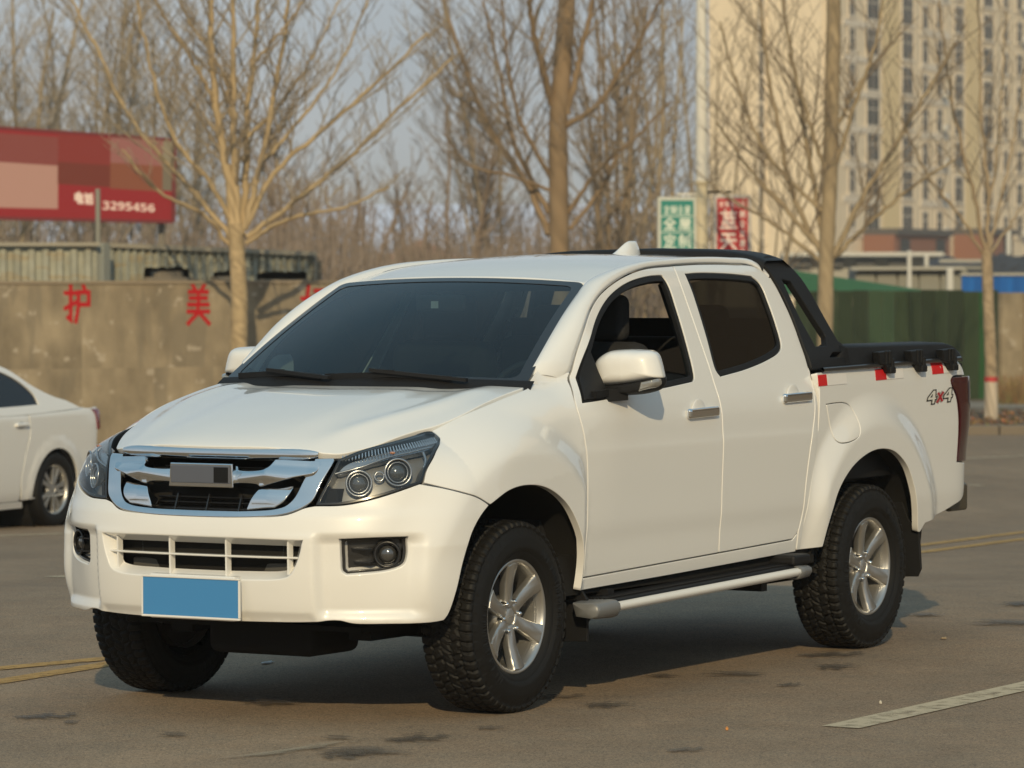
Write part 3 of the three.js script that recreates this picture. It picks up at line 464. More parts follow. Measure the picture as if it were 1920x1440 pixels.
// ---------- street lamp and the two sign boxes on it ----------
{
  const d = 57, b = at(1316, 800, d), top = at(1316, -260, d).y;
  const l = thing('street_lamp', 'tall white street lamp post behind the pickup roof', 'street lamp', [b.x, VERGE, b.z]);
  const wp = std([.68, .65, .58], .45);
  part('lamp_post', new THREE.CylinderGeometry(.088, .104, 3.4, 24).translate(0, 1.7, 0), std([.62, .54, .38], .5), l);
  part('lamp_post', new THREE.CylinderGeometry(.070, .094, top - 3.1, 24).translate(0, 3.37 + (top - 3.1) / 2, 0), wp, l); part('post_collar', new THREE.CylinderGeometry(.112, .112, .05, 24).translate(0, 3.38, 0), std([.5, .42, .28], .5), l);
  part('lamp_arm', pipe([V(0, top + .2, 0), V(hR.x * .6, top + .9, hR.z * .6), V(hR.x * 1.8, top + 1.2, hR.z * 1.8)], .05, 10, 24), wp, l); part('lamp_head', box(.7, .12, .24, 0, 0, 0, .05).rotateY(TURN).translate(hR.x * 2.0, top + 1.2, hR.z * 2.0), wp, l);
  const sign = (name, label, x0, x1, y0, y1, bg, rim, draw) => {
    const s = thing(name, label, 'sign', [0, 0, 0]); const a = at(x0, y0, d - .1), c = at(x1, y1, d - .1), w2 = a.distanceTo(at(x1, y0, d - .1)), h2 = a.y - c.y, m = a.clone().add(c).multiplyScalar(.5);
    const put = g => g.rotateY(TURN).translate(m.x, m.y, m.z);
    part('sign_box', put(new RoundedBoxGeometry(w2 + .10, h2 + .10, .10, 2, .012)), std(rim, .6), s);
    const t = canvas(256, 512, draw); part('sign_face', put(new THREE.PlaneGeometry(w2, h2).translate(0, 0, .056)), new THREE.MeshStandardMaterial({ map: t, roughness: .55 }), s);
    part('sign_bracket', put(box((1316 - (x0 + x1) / 2) / FPX * d, .03, .03, (1316 - (x0 + x1) / 2) / FPX * d / 2, h2 / 2 + .09, 0)), wp, s);
  };
  sign('shop_sign', 'green sign box with white characters hung left of the street lamp post', 1239, 1300, 376, 520, 0, [.55, .56, .5], (x, W2, H2) => {
    x.fillStyle = '#0a8076'; x.fillRect(0, 0, W2, H2); const c = '#d6ded2'; for (let k = 0; k < 4; k++) brush(x, ['ding', 'zhi', 'quan', 'wu'][k], 26 + k * 54, 36, 42, 56, 7, c);
    brush(x, 'quan', 24, 120, 92, 74, 13, c); brush(x, 'wu', 142, 120, 92, 74, 12, c); brush(x, 'ding', 24, 228, 92, 90, 13, c); brush(x, 'zhi', 142, 228, 92, 90, 12, c); x.fillStyle = c; x.fillRect(0, 208, W2, 7); x.fillRect(0, 102, W2, 7);
  });
  sign('shop_sign', 'red sign box with white characters hung right of the street lamp post', 1344, 1402, 372, 520, 0, [.55, .5, .46], (x, W2, H2) => {
    x.fillStyle = '#b51f2a'; x.fillRect(0, 0, W2, H2); const c = '#efd9cf'; for (let k = 0; k < 5; k++) brush(x, ['hao', 'mei', 'hua', 'dian', 'ding'][k], 22 + k * 44, 20, 34, 38, 5, c);
    brush(x, 'lan', 28, 80, 134, 116, 17, c); brush(x, 'tian', 28, 218, 134, 116, 19, c); ['zhi', 'quan', 'ding', 'wu', 'hao', 'mei'].forEach((g, k) => brush(x, g, 190, 82 + k * 62, 42, 44, 7, c));
  });
}
// ---------- bare trees ----------
class Wood {
  constructor() { this.p = []; this.n = []; this.i = []; this.c = []; }
  limb(pts, r0, r1, sides, col) { // tapered limb through pts
    const n = pts.length; let ref = V(.3, .1, .95); const s0 = this.p.length / 3;
    for (let k = 0; k < n; k++) { const t = pts[Math.min(k + 1, n - 1)].clone().sub(pts[Math.max(0, k - 1)]).normalize(), a = ref.clone().cross(t).normalize(), b = t.clone().cross(a), f = k / (n - 1), r = lerp(r0, r1, Math.pow(f, .85)); for (let j = 0; j < sides; j++) { const w = j / sides * 2 * Math.PI, x = Math.cos(w), y = Math.sin(w), rx = r * (1 + (sides > 6 ? .10 * (hash3(k, j, sides) - .5) : 0)); this.p.push(pts[k].x + (a.x * x + b.x * y) * rx, pts[k].y + (a.y * x + b.y * y) * rx, pts[k].z + (a.z * x + b.z * y) * rx); this.n.push(a.x * x + b.x * y, a.y * x + b.y * y, a.z * x + b.z * y); const m = 1 + (sides > 6 ? .75 : .34) * (noise3(pts[k].y * 7 + j * 1.3, pts[k].x * 5, k * .9 + j) - .5); this.c.push(col[0] * m, col[1] * m, col[2] * m); } }
    for (let k = 0; k < n - 1; k++) for (let j = 0; j < sides; j++) { const a = s0 + k * sides + j, b = s0 + k * sides + (j + 1) % sides; this.i.push(a, b, a + sides, b, b + sides, a + sides); }
  }
  geo() { const g = new THREE.BufferGeometry(); g.setAttribute('position', new THREE.Float32BufferAttribute(this.p, 3)); g.setAttribute('normal', new THREE.Float32BufferAttribute(this.n, 3)); g.setAttribute('color', new THREE.Float32BufferAttribute(this.c, 3)); g.setIndex(this.i); return g; }
}
const barkM = new THREE.MeshStandardMaterial({ color: 0xffffff, vertexColors: true, roughness: .92 });
const BARK = [.40, .30, .175], TWIG = [.215, .165, .115];
const smooth = (pts, n) => new THREE.CatmullRomCurve3(pts, false, 'centripetal').getSpacedPoints(n);
// side shoots along a limb, twice branched again; they sweep upward like a poplar's
function shoots(wood, line, r0, r1, level, o) {
  const n = line.length, len = line.reduce((s, p, k) => k ? s + p.distanceTo(line[k - 1]) : 0, 0); const count = Math.round(len * o.per[level] * rr(.85, 1.15));
  for (let k = 0; k < count; k++) {
    const f = lerp(o.from ?? .12, .98, (k + rnd()) / count), q = f * (n - 1), a = Math.floor(q), p = line[a].clone().lerp(line[Math.min(a + 1, n - 1)], q - a), t = line[Math.min(a + 1, n - 1)].clone().sub(line[Math.max(0, a)]).normalize();
    const az = rnd() * 6.283, sideV = V(Math.cos(az), .15, Math.sin(az) * .8), dir = t.clone().multiplyScalar(rr(.55, 1)).addScaledVector(sideV, rr(.55, 1.05)).normalize();
    const L = len * rr(.25, .5) * (1 - .55 * f) * (o.long ?? 1) + .12, R = Math.max(o.fine, lerp(r0, r1, f) * rr(.35, .55));
    const seg = level ? 4 : 6, pts = [p.clone()]; let d = dir.clone(), c = p.clone(); for (let s = 0; s < seg; s++) { d.add(V(rr(-.12, .12), o.up * (1 - d.y) + rr(-.06, .06), rr(-.12, .12))).normalize(); c = c.clone().addScaledVector(d, L / seg); pts.push(c); }
    wood.limb(pts, R, o.fine * .8, level ? 3 : 4, o.twig); if (level + 1 < o.per.length && L > .25) shoots(wood, pts, R, o.fine, level + 1, o);
  }
}
function tree(label, trunkPx, limbs, d, rT, o, seedN, extra) {
  reseed(seedN); const base = at(trunkPx[0][0], trunkPx[0][1], d); base.y = VERGE;
  const t = thing('bare_tree', label, 'tree', [base.x, base.y, base.z], 0, o.group); const loc = (x, y, dz = 0) => at(x, y, d + dz).sub(base);
  const tp = smooth([V(0, -.05, 0), ...trunkPx.slice(1).map(p => loc(p[0], p[1], p[2] || 0))], 60), tw = new Wood(); tw.limb(tp, rT * 1.08, rT * .86, 12, o.bark ?? BARK); part('trunk', tw.geo(), barkM, t);
  const big = new Wood(), fine = new Wood();
  for (const [r9, ...pts] of limbs) { const dz = rr(-1, 1) * (o.deep ?? 1.2), r = r9 * .82, line = smooth(pts.map((p, k) => loc(p[0] + rr(-2, 2), p[1], dz * k / (pts.length - 1))), 26).map((p, k) => k && k < 26 ? p.add(V(rr(-.018, .018), rr(-.01, .01), rr(-.018, .018))) : p); big.limb(line, r, Math.max(.012, r * .42), 8, o.bark ?? BARK); shoots(fine, line, r, r * .4, 0, o); }
  part('branch', big.geo(), barkM, t); const cr = part('crown', fine.geo(), barkM, t); cr.userData.kind = 'stuff';
  if (extra) extra(t, tp);
  return t;
}
const poplar = { per: [4.2, 4.8, 4.6], fine: .0042, up: .16, twig: [.34, .275, .195], deep: 1.1 };
tree('bare tree with forked pale golden trunk, standing in front of the concrete wall', [[450, 790], [447, 680], [449, 560], [444, 470], [441, 420]], [
  [.085, [438, 445], [428, 340], [413, 250], [399, 150], [396, 60], [402, -90]], [.070, [443, 440], [441, 300], [437, 150], [437, 0], [440, -120]], [.070, [452, 440], [461, 330], [466, 200], [478, 80], [488, -90]],
  [.060, [457, 430], [489, 310], [511, 190], [536, 60], [553, -90]], [.050, [458, 425], [520, 320], [610, 240], [700, 160], [800, 62]], [.048, [462, 445], [560, 370], [650, 300], [745, 205], [845, 110]],
  [.045, [436, 420], [400, 350], [330, 260], [290, 150], [252, -20]], [.045, [432, 450], [388, 390], [335, 330], [245, 225], [192, 110], [120, -30]], [.035, [405, 195], [355, 105], [312, 40], [262, -50]], [.035, [489, 310], [590, 190], [648, 100], [700, -30]],
  [.030, [474, 120], [540, 40], [600, -40]], [.040, [432, 460], [380, 400], [300, 360], [230, 280]], [.035, [440, 250], [420, 140], [350, 30], [330, -50]], [.034, [463, 260], [530, 190], [590, 100], [640, -10]], [.04, [461, 456], [540, 410], [640, 390], [730, 350]],
], 49.5, .115, poplar, 11);
tree('large brown bare tree with a thick straight trunk, behind the pickup roof', [[1050, 800], [1050, 640], [1049, 480], [1047, 330], [1047, 230], [1055, 120], [1062, 20], [1066, -90]], [
  [.085, [1040, 200], [1012, 110], [996, 30], [985, -90]], [.080, [1063, 215], [1085, 120], [1105, 40], [1120, -90]], [.060, [1062, 238], [1120, 195], [1170, 120], [1215, 50], [1260, -40]], [.075, [1030, 440], [985, 340], [930, 265], [890, 170], [850, 60], [815, -60]],
  [.06, [1028, 400], [965, 270], [935, 130], [905, 0]], [.05, [1064, 400], [1120, 320], [1190, 260], [1260, 190]], [.05, [1030, 330], [975, 220], [950, 90], [935, -40]], [.05, [1066, 430], [1140, 330], [1170, 200], [1190, 60]], [.04, [1040, 360], [960, 330], [880, 310], [830, 250]],
], 62, .165, { ...poplar, bark: [.25, .175, .105], twig: [.275, .215, .155], per: [4.4, 4.6, 4.2], fine: .005, deep: 1.4 }, 23);
tree('bare tree with pale trunk and spreading twigs, in front of the cream apartment block', [[1547, 790], [1547, 640], [1548, 540], [1550, 470], [1556, 330], [1560, 180], [1563, 60], [1563, -90]], [
  [.055, [1541, 480], [1490, 370], [1462, 250], [1440, 130], [1425, 0]], [.048, [1538, 470], [1465, 380], [1400, 310], [1345, 230]], [.05, [1545, 450], [1520, 330], [1498, 170], [1470, 20], [1460, -60]], [.055, [1560, 480], [1630, 350], [1680, 270], [1740, 170], [1790, 80]],
  [.048, [1558, 490], [1640, 410], [1710, 350], [1790, 300]], [.045, [1562, 330], [1600, 200], [1640, 80], [1660, -50]], [.045, [1553, 330], [1515, 220], [1480, 100]], [.04, [1562, 250], [1610, 160], [1690, 60]], [.04, [1540, 490], [1450, 420], [1380, 380], [1330, 340]], [.04, [1545, 400], [1440, 290], [1380, 150], [1350, 40]],
], 54, .112, { ...poplar, bark: [.31, .24, .15], twig: [.27, .21, .15], per: [4.2, 4.6, 4.2] }, 37);
tree('slim bare tree with whitewashed foot and a red band, at the right edge', [[1858, 786], [1858, 690], [1853, 560], [1850, 470]], [
  [.042, [1848, 480], [1832, 380], [1800, 270], [1778, 130], [1760, 0]], [.04, [1852, 470], [1850, 360], [1842, 220], [1835, 60], [1830, -60]], [.036, [1853, 470], [1880, 360], [1905, 240], [1930, 90]], [.03, [1847, 490], [1805, 410], [1740, 330], [1690, 220]], [.03, [1855, 480], [1910, 400], [1960, 330]], [.03, [1850, 420], [1870, 300], [1880, 150], [1885, 20]],
], 55.5, .088, { ...poplar, bark: [.34, .26, .17], twig: [.28, .22, .155], per: [2.2, 2.4, 2.4] }, 53, (t, tp) => {
  const wood = new Wood(); wood.limb([V(0, 0, 0), V(0, .18, 0), V(.003, .36, 0), V(.004, .53, 0)], .100, .096, 14, [.44, .37, .29]); part('whitewash', wood.geo(), barkM, t); const b2 = new Wood(); b2.limb([V(.004, .53, 0), V(.004, .60, 0)], .0975, .097, 14, [.42, .05, .05]); part('red_band', b2.geo(), barkM, t);
});
// slender many-stemmed trees beyond the wall; the photograph shows them out of focus
function clump(name, label, cat, px, topPx, d, stems, spread, o, seedN, group) {
  reseed(seedN); const b = at(px, 700, d); const t = thing(name, label, cat, [b.x, VERGE, b.z], 0, group), H = at(px, topPx, d).y - VERGE, big = new Wood(), fine = new Wood();
  for (let k = 0; k < stems; k++) { const a = rnd() * 6.283, lean = spread * rr(.25, 1), h = H * rr(.75, 1.1), p = [V(rr(-.3, .3), 0, rr(-.3, .3))]; for (let s = 1; s <= 5; s++) { const f = s / 5; p.push(V(p[0].x + Math.cos(a) * lean * H * Math.pow(f, 1.25) + rr(-.12, .12), h * f, p[0].z + Math.sin(a) * lean * H * Math.pow(f, 1.25))); } const line = smooth(p, 14), r = o.r * rr(.7, 1.15); big.limb(line, r, r * .3, 6, o.bark); shoots(fine, line, r, r * .35, 0, o); }
  part('trunk', big.geo(), barkM, t); const cr = part('crown', fine.geo(), barkM, t); cr.userData.kind = 'stuff'; return t;
}
const pale = { per: [2.5, 2.7, 2.3], fine: .008, up: .14, twig: [.39, .33, .26], bark: [.36, .29, .20], r: .085, long: .9 }, dusk = { per: [2.4, 2.4, 2.0], fine: .010, up: .10, twig: [.30, .235, .185], bark: [.25, .185, .135], r: .075 };
const far = (label, ...a) => clump('bare_tree', label, 'tree', ...a);
far('pale bare trees massed above the red billboard at the left edge', 30, -160, 84, 7, .26, pale, 101); far('pale bare tree with loose upright twigs behind the billboard middle', 170, -60, 92, 6, .24, pale, 102);
far('thin pale bare tree behind the right end of the billboard', 285, 60, 95, 5, .22, pale, 103); far('pale bare tree beyond the corrugated shed, left of the golden forked tree', 365, 110, 100, 5, .26, pale, 104);
far('dark brown bare tree with low crown, right of the golden forked tree', 560, 260, 98, 6, .30, dusk, 105); far('brown leafless shrub tree low behind the windscreen top', 650, 330, 90, 8, .42, dusk, 106); far('narrow brown bare tree in the gap of open sky', 765, 300, 96, 4, .12, dusk, 107);
far('brown forked bare tree left of the large straight tree', 845, 210, 88, 4, .24, dusk, 108); far('pale bare tree filling the left of the large brown tree', 930, 40, 104, 5, .26, { ...pale, twig: [.25, .20, .15] }, 109);
far('many-stemmed bare tree close right of the large brown tree', 1150, -90, 70, 7, .16, { ...pale, per: [1.9, 1.9, 1.7], twig: [.31, .245, .18], bark: [.27, .20, .13], r: .07 }, 110); far('bare tree with leaning stems left of the street lamp', 1225, -60, 82, 6, .20, { ...pale, per: [1.6, 1.7, 1.5], twig: [.32, .26, .19] }, 111);
far('bare tree behind the street lamp post before the plain gable', 1330, -60, 100, 4, .16, { ...pale, twig: [.22, .17, .12], per: [1, 1.2, 1.1] }, 112); far('bare tree low between the signs and the forked tree', 1430, 240, 74, 4, .24, { ...pale, twig: [.22, .17, .12], r: .05, per: [1.2, 1.4, 1.2] }, 113);
{ // brown thicket along the foot of the trees: countless stems
  reseed(300); const w = new Wood(); for (let k = 0; k < 2900; k++) { const x = k < 2100 ? rr(-120, 980) : rr(960, 1320), d = rr(74, 112), lowTop = x > 470 && x < 700 ? rr(330, 480) : x > 700 && x < 980 ? rr(420, 505) : rr(370, 480), b = at(x, 560, d), top = at(x + rr(-38, 38), lowTop, d); b.y = VERGE; const m = b.clone().lerp(top, .55).add(V(rr(-.3, .3), 0, rr(-.3, .3))); const c = rr(.75, 1.25); w.limb([b, m, top], rr(.012, .03), .007, 3, [.285 * c, .225 * c, .18 * c]); const tip = m.clone().add(V(rr(-.8, .8), rr(.3, 1.2), rr(-.5, .5))); w.limb([m, tip], .012, .006, 3, [.295 * c, .235 * c, .19 * c]); }
  const m = part('thicket', w.geo(), barkM, scene); tag(m, 'dense brown leafless thicket behind the shed and the concrete wall', 'thicket', null, 'stuff');
  reseed(310); const g = new Wood(); for (let k = 0; k < 900; k++) { const x = rr(1868, 1990), d = rr(62, 64.5), b = at(x, 745, d); b.y = VERGE; const h = rr(.1, .45); g.limb([b, b.clone().add(V(rr(-.12, .12), h, rr(-.12, .12)))], .006, .003, 3, [.30 * rr(.7, 1.2), .20 * rr(.7, 1.2), .09]); }
  tag(part('dry_weeds', g.geo(), barkM, scene), 'dry orange weeds at the foot of the right concrete wall', 'weeds', null, 'stuff');
}
// ---------- cream apartment block far behind ----------
{
  const wallM = (() => { const t = tex(256, 256, (x, y) => { const line = (y % 32 < 2 || x % 64 < 1) ? .93 : 1, k = line * (1 + .14 * (fbm(x / 40, y / 40, 5, 3) - .5)); return [enc(.80 * k), enc(.67 * k), enc(.49 * k), 1]; }, { srgb: true }); t.repeat.set(1 / 2.4, 1 / 2.4); return new THREE.MeshStandardMaterial({ map: t, roughness: .85 }); })();
  const trim = std([.76, .67, .55], .8), pier = std([.78, .65, .47], .85), pane = std([.042, .037, .033], .45), dark = std([.05, .048, .045], .6), ac = std([.62, .6, .56], .6), warm = std([.78, .61, .35], .85);
  const C = at(1545, 700, 301), E = at(1920, 700, 341), y0 = -2; C.y = E.y = 0;
  const fx = V(E.x - C.x, 0, E.z - C.z); const fl = fx.length(); fx.normalize(); let fn = V(-fx.z, 0, fx.x); if (fn.dot(toCam(C)) < 0) fn.negate();
  const b = thing('apartment_building', 'tall cream apartment block with columns of dark windows, behind the bare trees', 'building');
  const blank = 9.2, H = 60, gd = fn.clone().multiplyScalar(-1); // the gable runs back from the corner
  const G2 = C.clone().addScaledVector(gd, 0), GL = at(1331, 700, 305); GL.y = 0;
  part('gable_wall', slab(GL, C, y0, H, .4), wallM, b); part('wall', slab(C, C.clone().addScaledVector(fx, fl * 1.5), y0, H, .4), wallM, b);
  const Y = (py, d) => at(960, py, d).y; const onFace = px => { const o = camera.position, d = at(px, 600, 1).sub(o), t = C.clone().sub(o).dot(fn) / d.dot(fn); return o.clone().addScaledVector(d, t); };
  // window columns: centre, width, first top, spacing, height, style
  const cols = [[1592, 11, 386, 66.2, 41, 0], [1631, 22, 385, 66.2, 49, 1], [1696, 19, 388, 65, 49, 1], [1729, 11, 400, 64.2, 40, 0], [1756, 11, 400, 64.2, 40, 2], [1792, 15, 398, 63.7, 46, 1], [1847, 17, 405, 62.2, 44, 1], [1880, 9, 409, 61.2, 36, 0], [1906, 11, 409, 60.6, 36, 2], [1938, 14, 409, 60, 42, 1]];
  for (const [px, w, t0, sp, h, st] of cols) {
    const a = onFace(px - w / 2), c = onFace(px + w / 2), d = ahead(a), W2 = Math.hypot(c.x - a.x, c.z - a.z), m = a.clone().lerp(c, .5); const hh = h / FPX * d, fr = .14;
    const rot = new THREE.Matrix4().makeBasis(fx, V(0, 1, 0), fn);
    const frame = merge([box(W2 + .3, fr, .10, 0, hh / 2 + fr / 2, .03), box(W2 + .5, fr * 1.6, .16, 0, -hh / 2 - fr, .05), box(fr, hh, .08, -W2 / 2 - fr / 2, 0, .03), box(fr, hh, .08, W2 / 2 + fr / 2, 0, .03), box(.07, hh, .06, 0, 0, .03), box(W2, .07, .06, 0, hh * .12, .03)]).applyMatrix4(rot), glass = merge([box(W2, hh, .05, 0, 0, 0)]).applyMatrix4(rot), unit = box(.7, .5, .4, 0, 0, .5).applyMatrix4(rot);
    for (let k = -1; k < 8; k++) { const top = t0 - sp * k, y = at(960, top, d).y - hh / 2; if (k === -1 && st !== 1) continue; const f = part('window', frame, trim, b); f.position.set(m.x + fn.x * .22, y, m.z + fn.z * .22); const g = part('pane', glass, hash3(Math.round(px), k, 1) > .25 ? pane : dark, f); g.position.set(fn.x * .02, 0, fn.z * .02); if (st === 2 && hash3(k, Math.round(px), 2) > .3) { const u = part('air_conditioner', unit, ac, f); u.position.set(fx.x * .2, -hh * .35, fx.z * .2); } }
  }
  // piers and floor bands between the columns
  const pierAt = (x0, x1, mat, o) => { const a = onFace(x0), c = onFace(x1); part('pier', slab(a, c, y0, H, o), mat, b); };
  for (const [x0, x1, m2] of [[1550, 1574, pier], [1650, 1682, warm], [1709, 1719, pier], [1738, 1746, pier], [1766, 1780, pier], [1806, 1832, warm], [1860, 1872, pier], [1888, 1897, pier], [1916, 1926, pier]]) pierAt(x0, x1, m2, .47);
  const a2 = onFace(1720), c2 = onFace(1775); for (let k = 0; k < 8; k++) { const d = ahead(a2); const y = at(960, 447 - 64.2 * k, d).y; part('floor_band', slab(a2, c2, y - .28, y + .28, .62), trim, b); }
  const a3 = onFace(1575), c3 = onFace(1648); for (let k = 0; k < 8; k++) { const d = ahead(a3), y = at(960, 440 - 66.2 * k, d).y; part('floor_band', slab(a3, c3, y - .25, y + .25, .60), trim, b); }
  // narrow stair windows on the gable
  const gdir = C.clone().sub(GL).normalize(), gn = V(-gdir.z, 0, gdir.x); if (gn.dot(toCam(C)) < 0) gn.negate();
  const onG = px => { const o = camera.position, d = at(px, 600, 1).sub(o), t = C.clone().sub(o).dot(gn) / d.dot(gn); return o.clone().addScaledVector(d, t); };
  const ga = onG(1427), gc = onG(1435), gm = ga.clone().lerp(gc, .5), gw = ga.distanceTo(gc), grot = new THREE.Matrix4().makeBasis(gdir, V(0, 1, 0), gn); const gframe = merge([box(gw + .16, .1, .3, 0, .98, .05), box(gw + .16, .1, .3, 0, -.98, .05), box(.08, 1.9, .25, -gw / 2 - .03, 0, .05), box(.08, 1.9, .25, gw / 2 + .03, 0, .05)]).applyMatrix4(grot), gpane = box(gw, 1.9, .06).applyMatrix4(grot);
  for (let k = 0; k < 11; k++) { const y = at(960, 470 - 50 * k, ahead(gm)).y; const f = part('window', gframe, trim, b); f.position.set(gm.x + gn.x * .2, y, gm.z + gn.z * .2); const g = part('pane', gpane, pane, f); g.position.set(gn.x * .02, 0, gn.z * .02); }
  // red-brown porches at the foot
  const red = std([.27, .12, .075], .8), roofP = std([.10, .09, .085], .8);
  for (const [x0, x1] of [[1612, 1718], [1782, 1838]]) { const a = onFace(x0).addScaledVector(fn, 1.6), c = onFace(x1).addScaledVector(fn, 1.6), d = ahead(a), yt = at(960, 442, d).y; const p = part('porch', slab(a, c, y0, yt, 2.6), red, b); part('porch_roof', slab(a, c, yt, yt + .5, 3.2), roofP, p); for (const f of [.18, .82]) { const q = a.clone().lerp(c, f).addScaledVector(fn, 1.32); part('porch_window', slab(q.clone().addScaledVector(fx, -1), q.clone().addScaledVector(fx, 1), yt - 1.8, yt - .3, .1), dark, p); } }
  part('roof', slab(GL.clone().lerp(C, .5), C.clone().addScaledVector(fx, fl * 1.5), H, H + .5, 4), trim, b);
}
// ---------- low sheds, tarpaulins, posts and the fences on the right ----------
{
  const grey = std([.255, .25, .215], .8), pale = std([.40, .385, .34], .8), tarp = std([.055, .055, .06], .85), whiteP = std([.58, .57, .53], .6);
  const low = (name, label, cat, x0, x1, yt, yb, d, mat, t = 3, more) => { const s = thing(name, label, cat); part('wall', slab(at(x0, 600, d + t / 2), at(x1, 600, d + t / 2), at(960, yb, d).y, at(960, yt, d).y, t), mat, s); if (more) more(s); return s; };
  low('container_shed', 'grey sheet metal shed right of the forked tree, above the green fence', 'shed', 1600, 1800, 507, 560, 96, grey, 3, s => { for (let k = 0; k < 5; k++) part('wall_panel', slab(at(1604 + k * 40, 600, 95.9), at(1640 + k * 40, 600, 95.9), at(960, 556, 96).y, at(960, 511, 96).y, .12), grey, s); part('roof_edge', slab(at(1594, 600, 95.8), at(1806, 600, 95.8), at(960, 508, 96).y, at(960, 502, 96).y, .5), pale, s); });
  low('low_building', 'long low pale building with flat roof behind the grey shed', 'building', 1470, 1760, 478, 560, 140, pale, 5, s => { part('roof_edge', slab(at(1464, 600, 139.5), at(1766, 600, 139.5), at(960, 482, 140).y, at(960, 475, 140).y, .8), whiteP, s); for (let k = 0; k < 4; k++) part('window', slab(at(1485 + k * 60, 600, 139.8), at(1520 + k * 60, 600, 139.8), at(960, 500, 140).y, at(960, 490, 140).y, .3), std([.12, .12, .12], .4), s); });
  { reseed(401); const s = thing('tarpaulin_heap', 'dark grey tarpaulin heap at the right edge before the apartment block', 'tarpaulin'); const rows = []; for (let i = 0; i <= 8; i++) { const r = []; for (let j = 0; j <= 40; j++) { const x = lerp(1735, 1990, j / 40), f = i / 8, top = (x > 1870 ? 478 : 486) + 7 * Math.sin(x * .07) - (x > 1900 ? 4 : 0); const p = at(x, lerp(top, 512, Math.pow(f, 1.5)), 112 - 4 * f + rr(-.3, .3)); r.push([p.x, p.y, -p.z]); } rows.push(r); } part('cover', sheet(rows), tarp, s); part('pale_fold', slab(at(1760, 600, 108.6), at(1850, 600, 108.6), at(960, 494, 108).y, at(960, 488, 108).y, .4), pale, s); part('pale_fold', slab(at(1735, 600, 107.6), at(1840, 600, 107.6), at(960, 507, 107).y, at(960, 501, 107).y, .4), grey, s); }
  const post = (label, x, yt, yb, w, d) => { const p = at(x, yb, d), h = at(x, yt, d).y - p.y, m = part('white_post', box(w / FPX * d, h, w / FPX * d, 0, h / 2, 0, .02), whiteP, scene); m.position.copy(p); m.rotation.y = TURN; tag(m, label, 'post'); };
  post('slim white post with bright top before the grey shed', 1705, 470, 548, 8, 90); post('stout white post between the grey shed and the blue boards', 1781, 502, 552, 12, 88); post('short white post right of the slim one, above the shed roof', 1737, 478, 500, 8, 94); post('white pole at the right edge below the apartment windows', 1891, 430, 478, 8, 150);
  // blue boards
  const bl = thing('blue_hoarding', 'bright blue corrugated boards behind the slim whitewashed tree', 'hoarding'); const blue = [std([.010, .115, .42], .85), std([.012, .135, .47], .85), std([.008, .10, .37], .85)];
  for (let k = 0; k < 15; k++) part('blue_board', slab(at(1803 + k * 12, 600, 84 + .02 * (k & 1)), at(1814.6 + k * 12, 600, 84 + .02 * (k & 1)), at(960, 553, 84).y, at(960, 519, 84).y, .06), blue[k % 3], bl); part('top_rail', slab(at(1800, 600, 84), at(1990, 600, 84), at(960, 519, 84).y, at(960, 514, 84).y, .12), pale, bl); part('base_board', slab(at(1800, 600, 84.4), at(1990, 600, 84.4), -.3, at(960, 552, 84).y, .1), std([.28, .2, .16], .8), bl);
  // green fence of tall sheets, sloping green netting above
  const gf = thing('green_fence', 'dark green fence of tall metal sheets behind the cargo bed', 'fence'); reseed(402); const gm = [[.022, .040, .019], [.034, .070, .036], [.017, .032, .015], [.026, .048, .021], [.017, .085, .028]].map(c => std(c, .8));
  let x = 1490, k = 0; const tall = []; while (x < 1852) { const w = rr(22, 30); const xe = Math.min(1853, x + w - .5), top = 546 + rr(-1.5, 1.5) + (x > 1800 ? 3 : 0), d = 65 + (k & 1 ? .05 : 0); const ribs = [slab(at(x, 600, d), at(xe, 600, d), VERGE - .1, at(960, top, d).y, .03)]; for (let q = 0; q < 3; q++) ribs.push(slab(at(x + w * (.1 + q * .3), 600, d - .03), at(x + w * (.22 + q * .3), 600, d - .03), VERGE - .1, at(960, top + .5, d).y, .035)); part('fence_sheet', ribs, gm[k === 5 || k === 6 ? 1 : k > 12 ? 4 : [0, 2, 3, 0, 2][k % 5]], gf); x += w; k++; }
  part('end_post', slab(at(1854, 600, 64.7), at(1870, 600, 64.7), VERGE - .1, at(960, 546, 65).y, .14), gm[2], gf);
  const net = thing('green_netting', 'bright green sloping netting rising behind the dark green fence', 'netting'); { const rows = []; for (let i = 0; i <= 6; i++) { const r = []; for (let j = 0; j <= 30; j++) { const xx = lerp(1440, 1768, j / 30), top = xx < 1500 ? lerp(498, 509, (xx - 1440) / 60) : lerp(509, 549, (xx - 1500) / 268); const p = at(xx, lerp(top, 552, i / 6), 66.5 + 3 * (1 - i / 6) + .12 * Math.sin(j * 1.7)); r.push([p.x, p.y, -p.z]); } rows.push(r); } part('net_cover', sheet(rows), std([.030, .13, .040], .95), net); }
  // concrete wall at the right edge
  const rw = thing('concrete_wall', 'ribbed grey concrete wall at the right edge, beside the green fence', 'wall'); const a = at(1868, 600, 66), c = at(2250, 600, 68); part('wall_face', slab(a, c, VERGE - .2, at(960, 551, 66).y, .2), concreteM, rw); for (let q = 0; q < 9; q++) { const f = (q + .15) / 9; part('wall_rib', slab(a.clone().lerp(c, f).addScaledVector(hF, -.12), a.clone().lerp(c, f + .035).addScaledVector(hF, -.12), VERGE - .2, at(960, 552, 66).y, .06), concreteM, rw); }
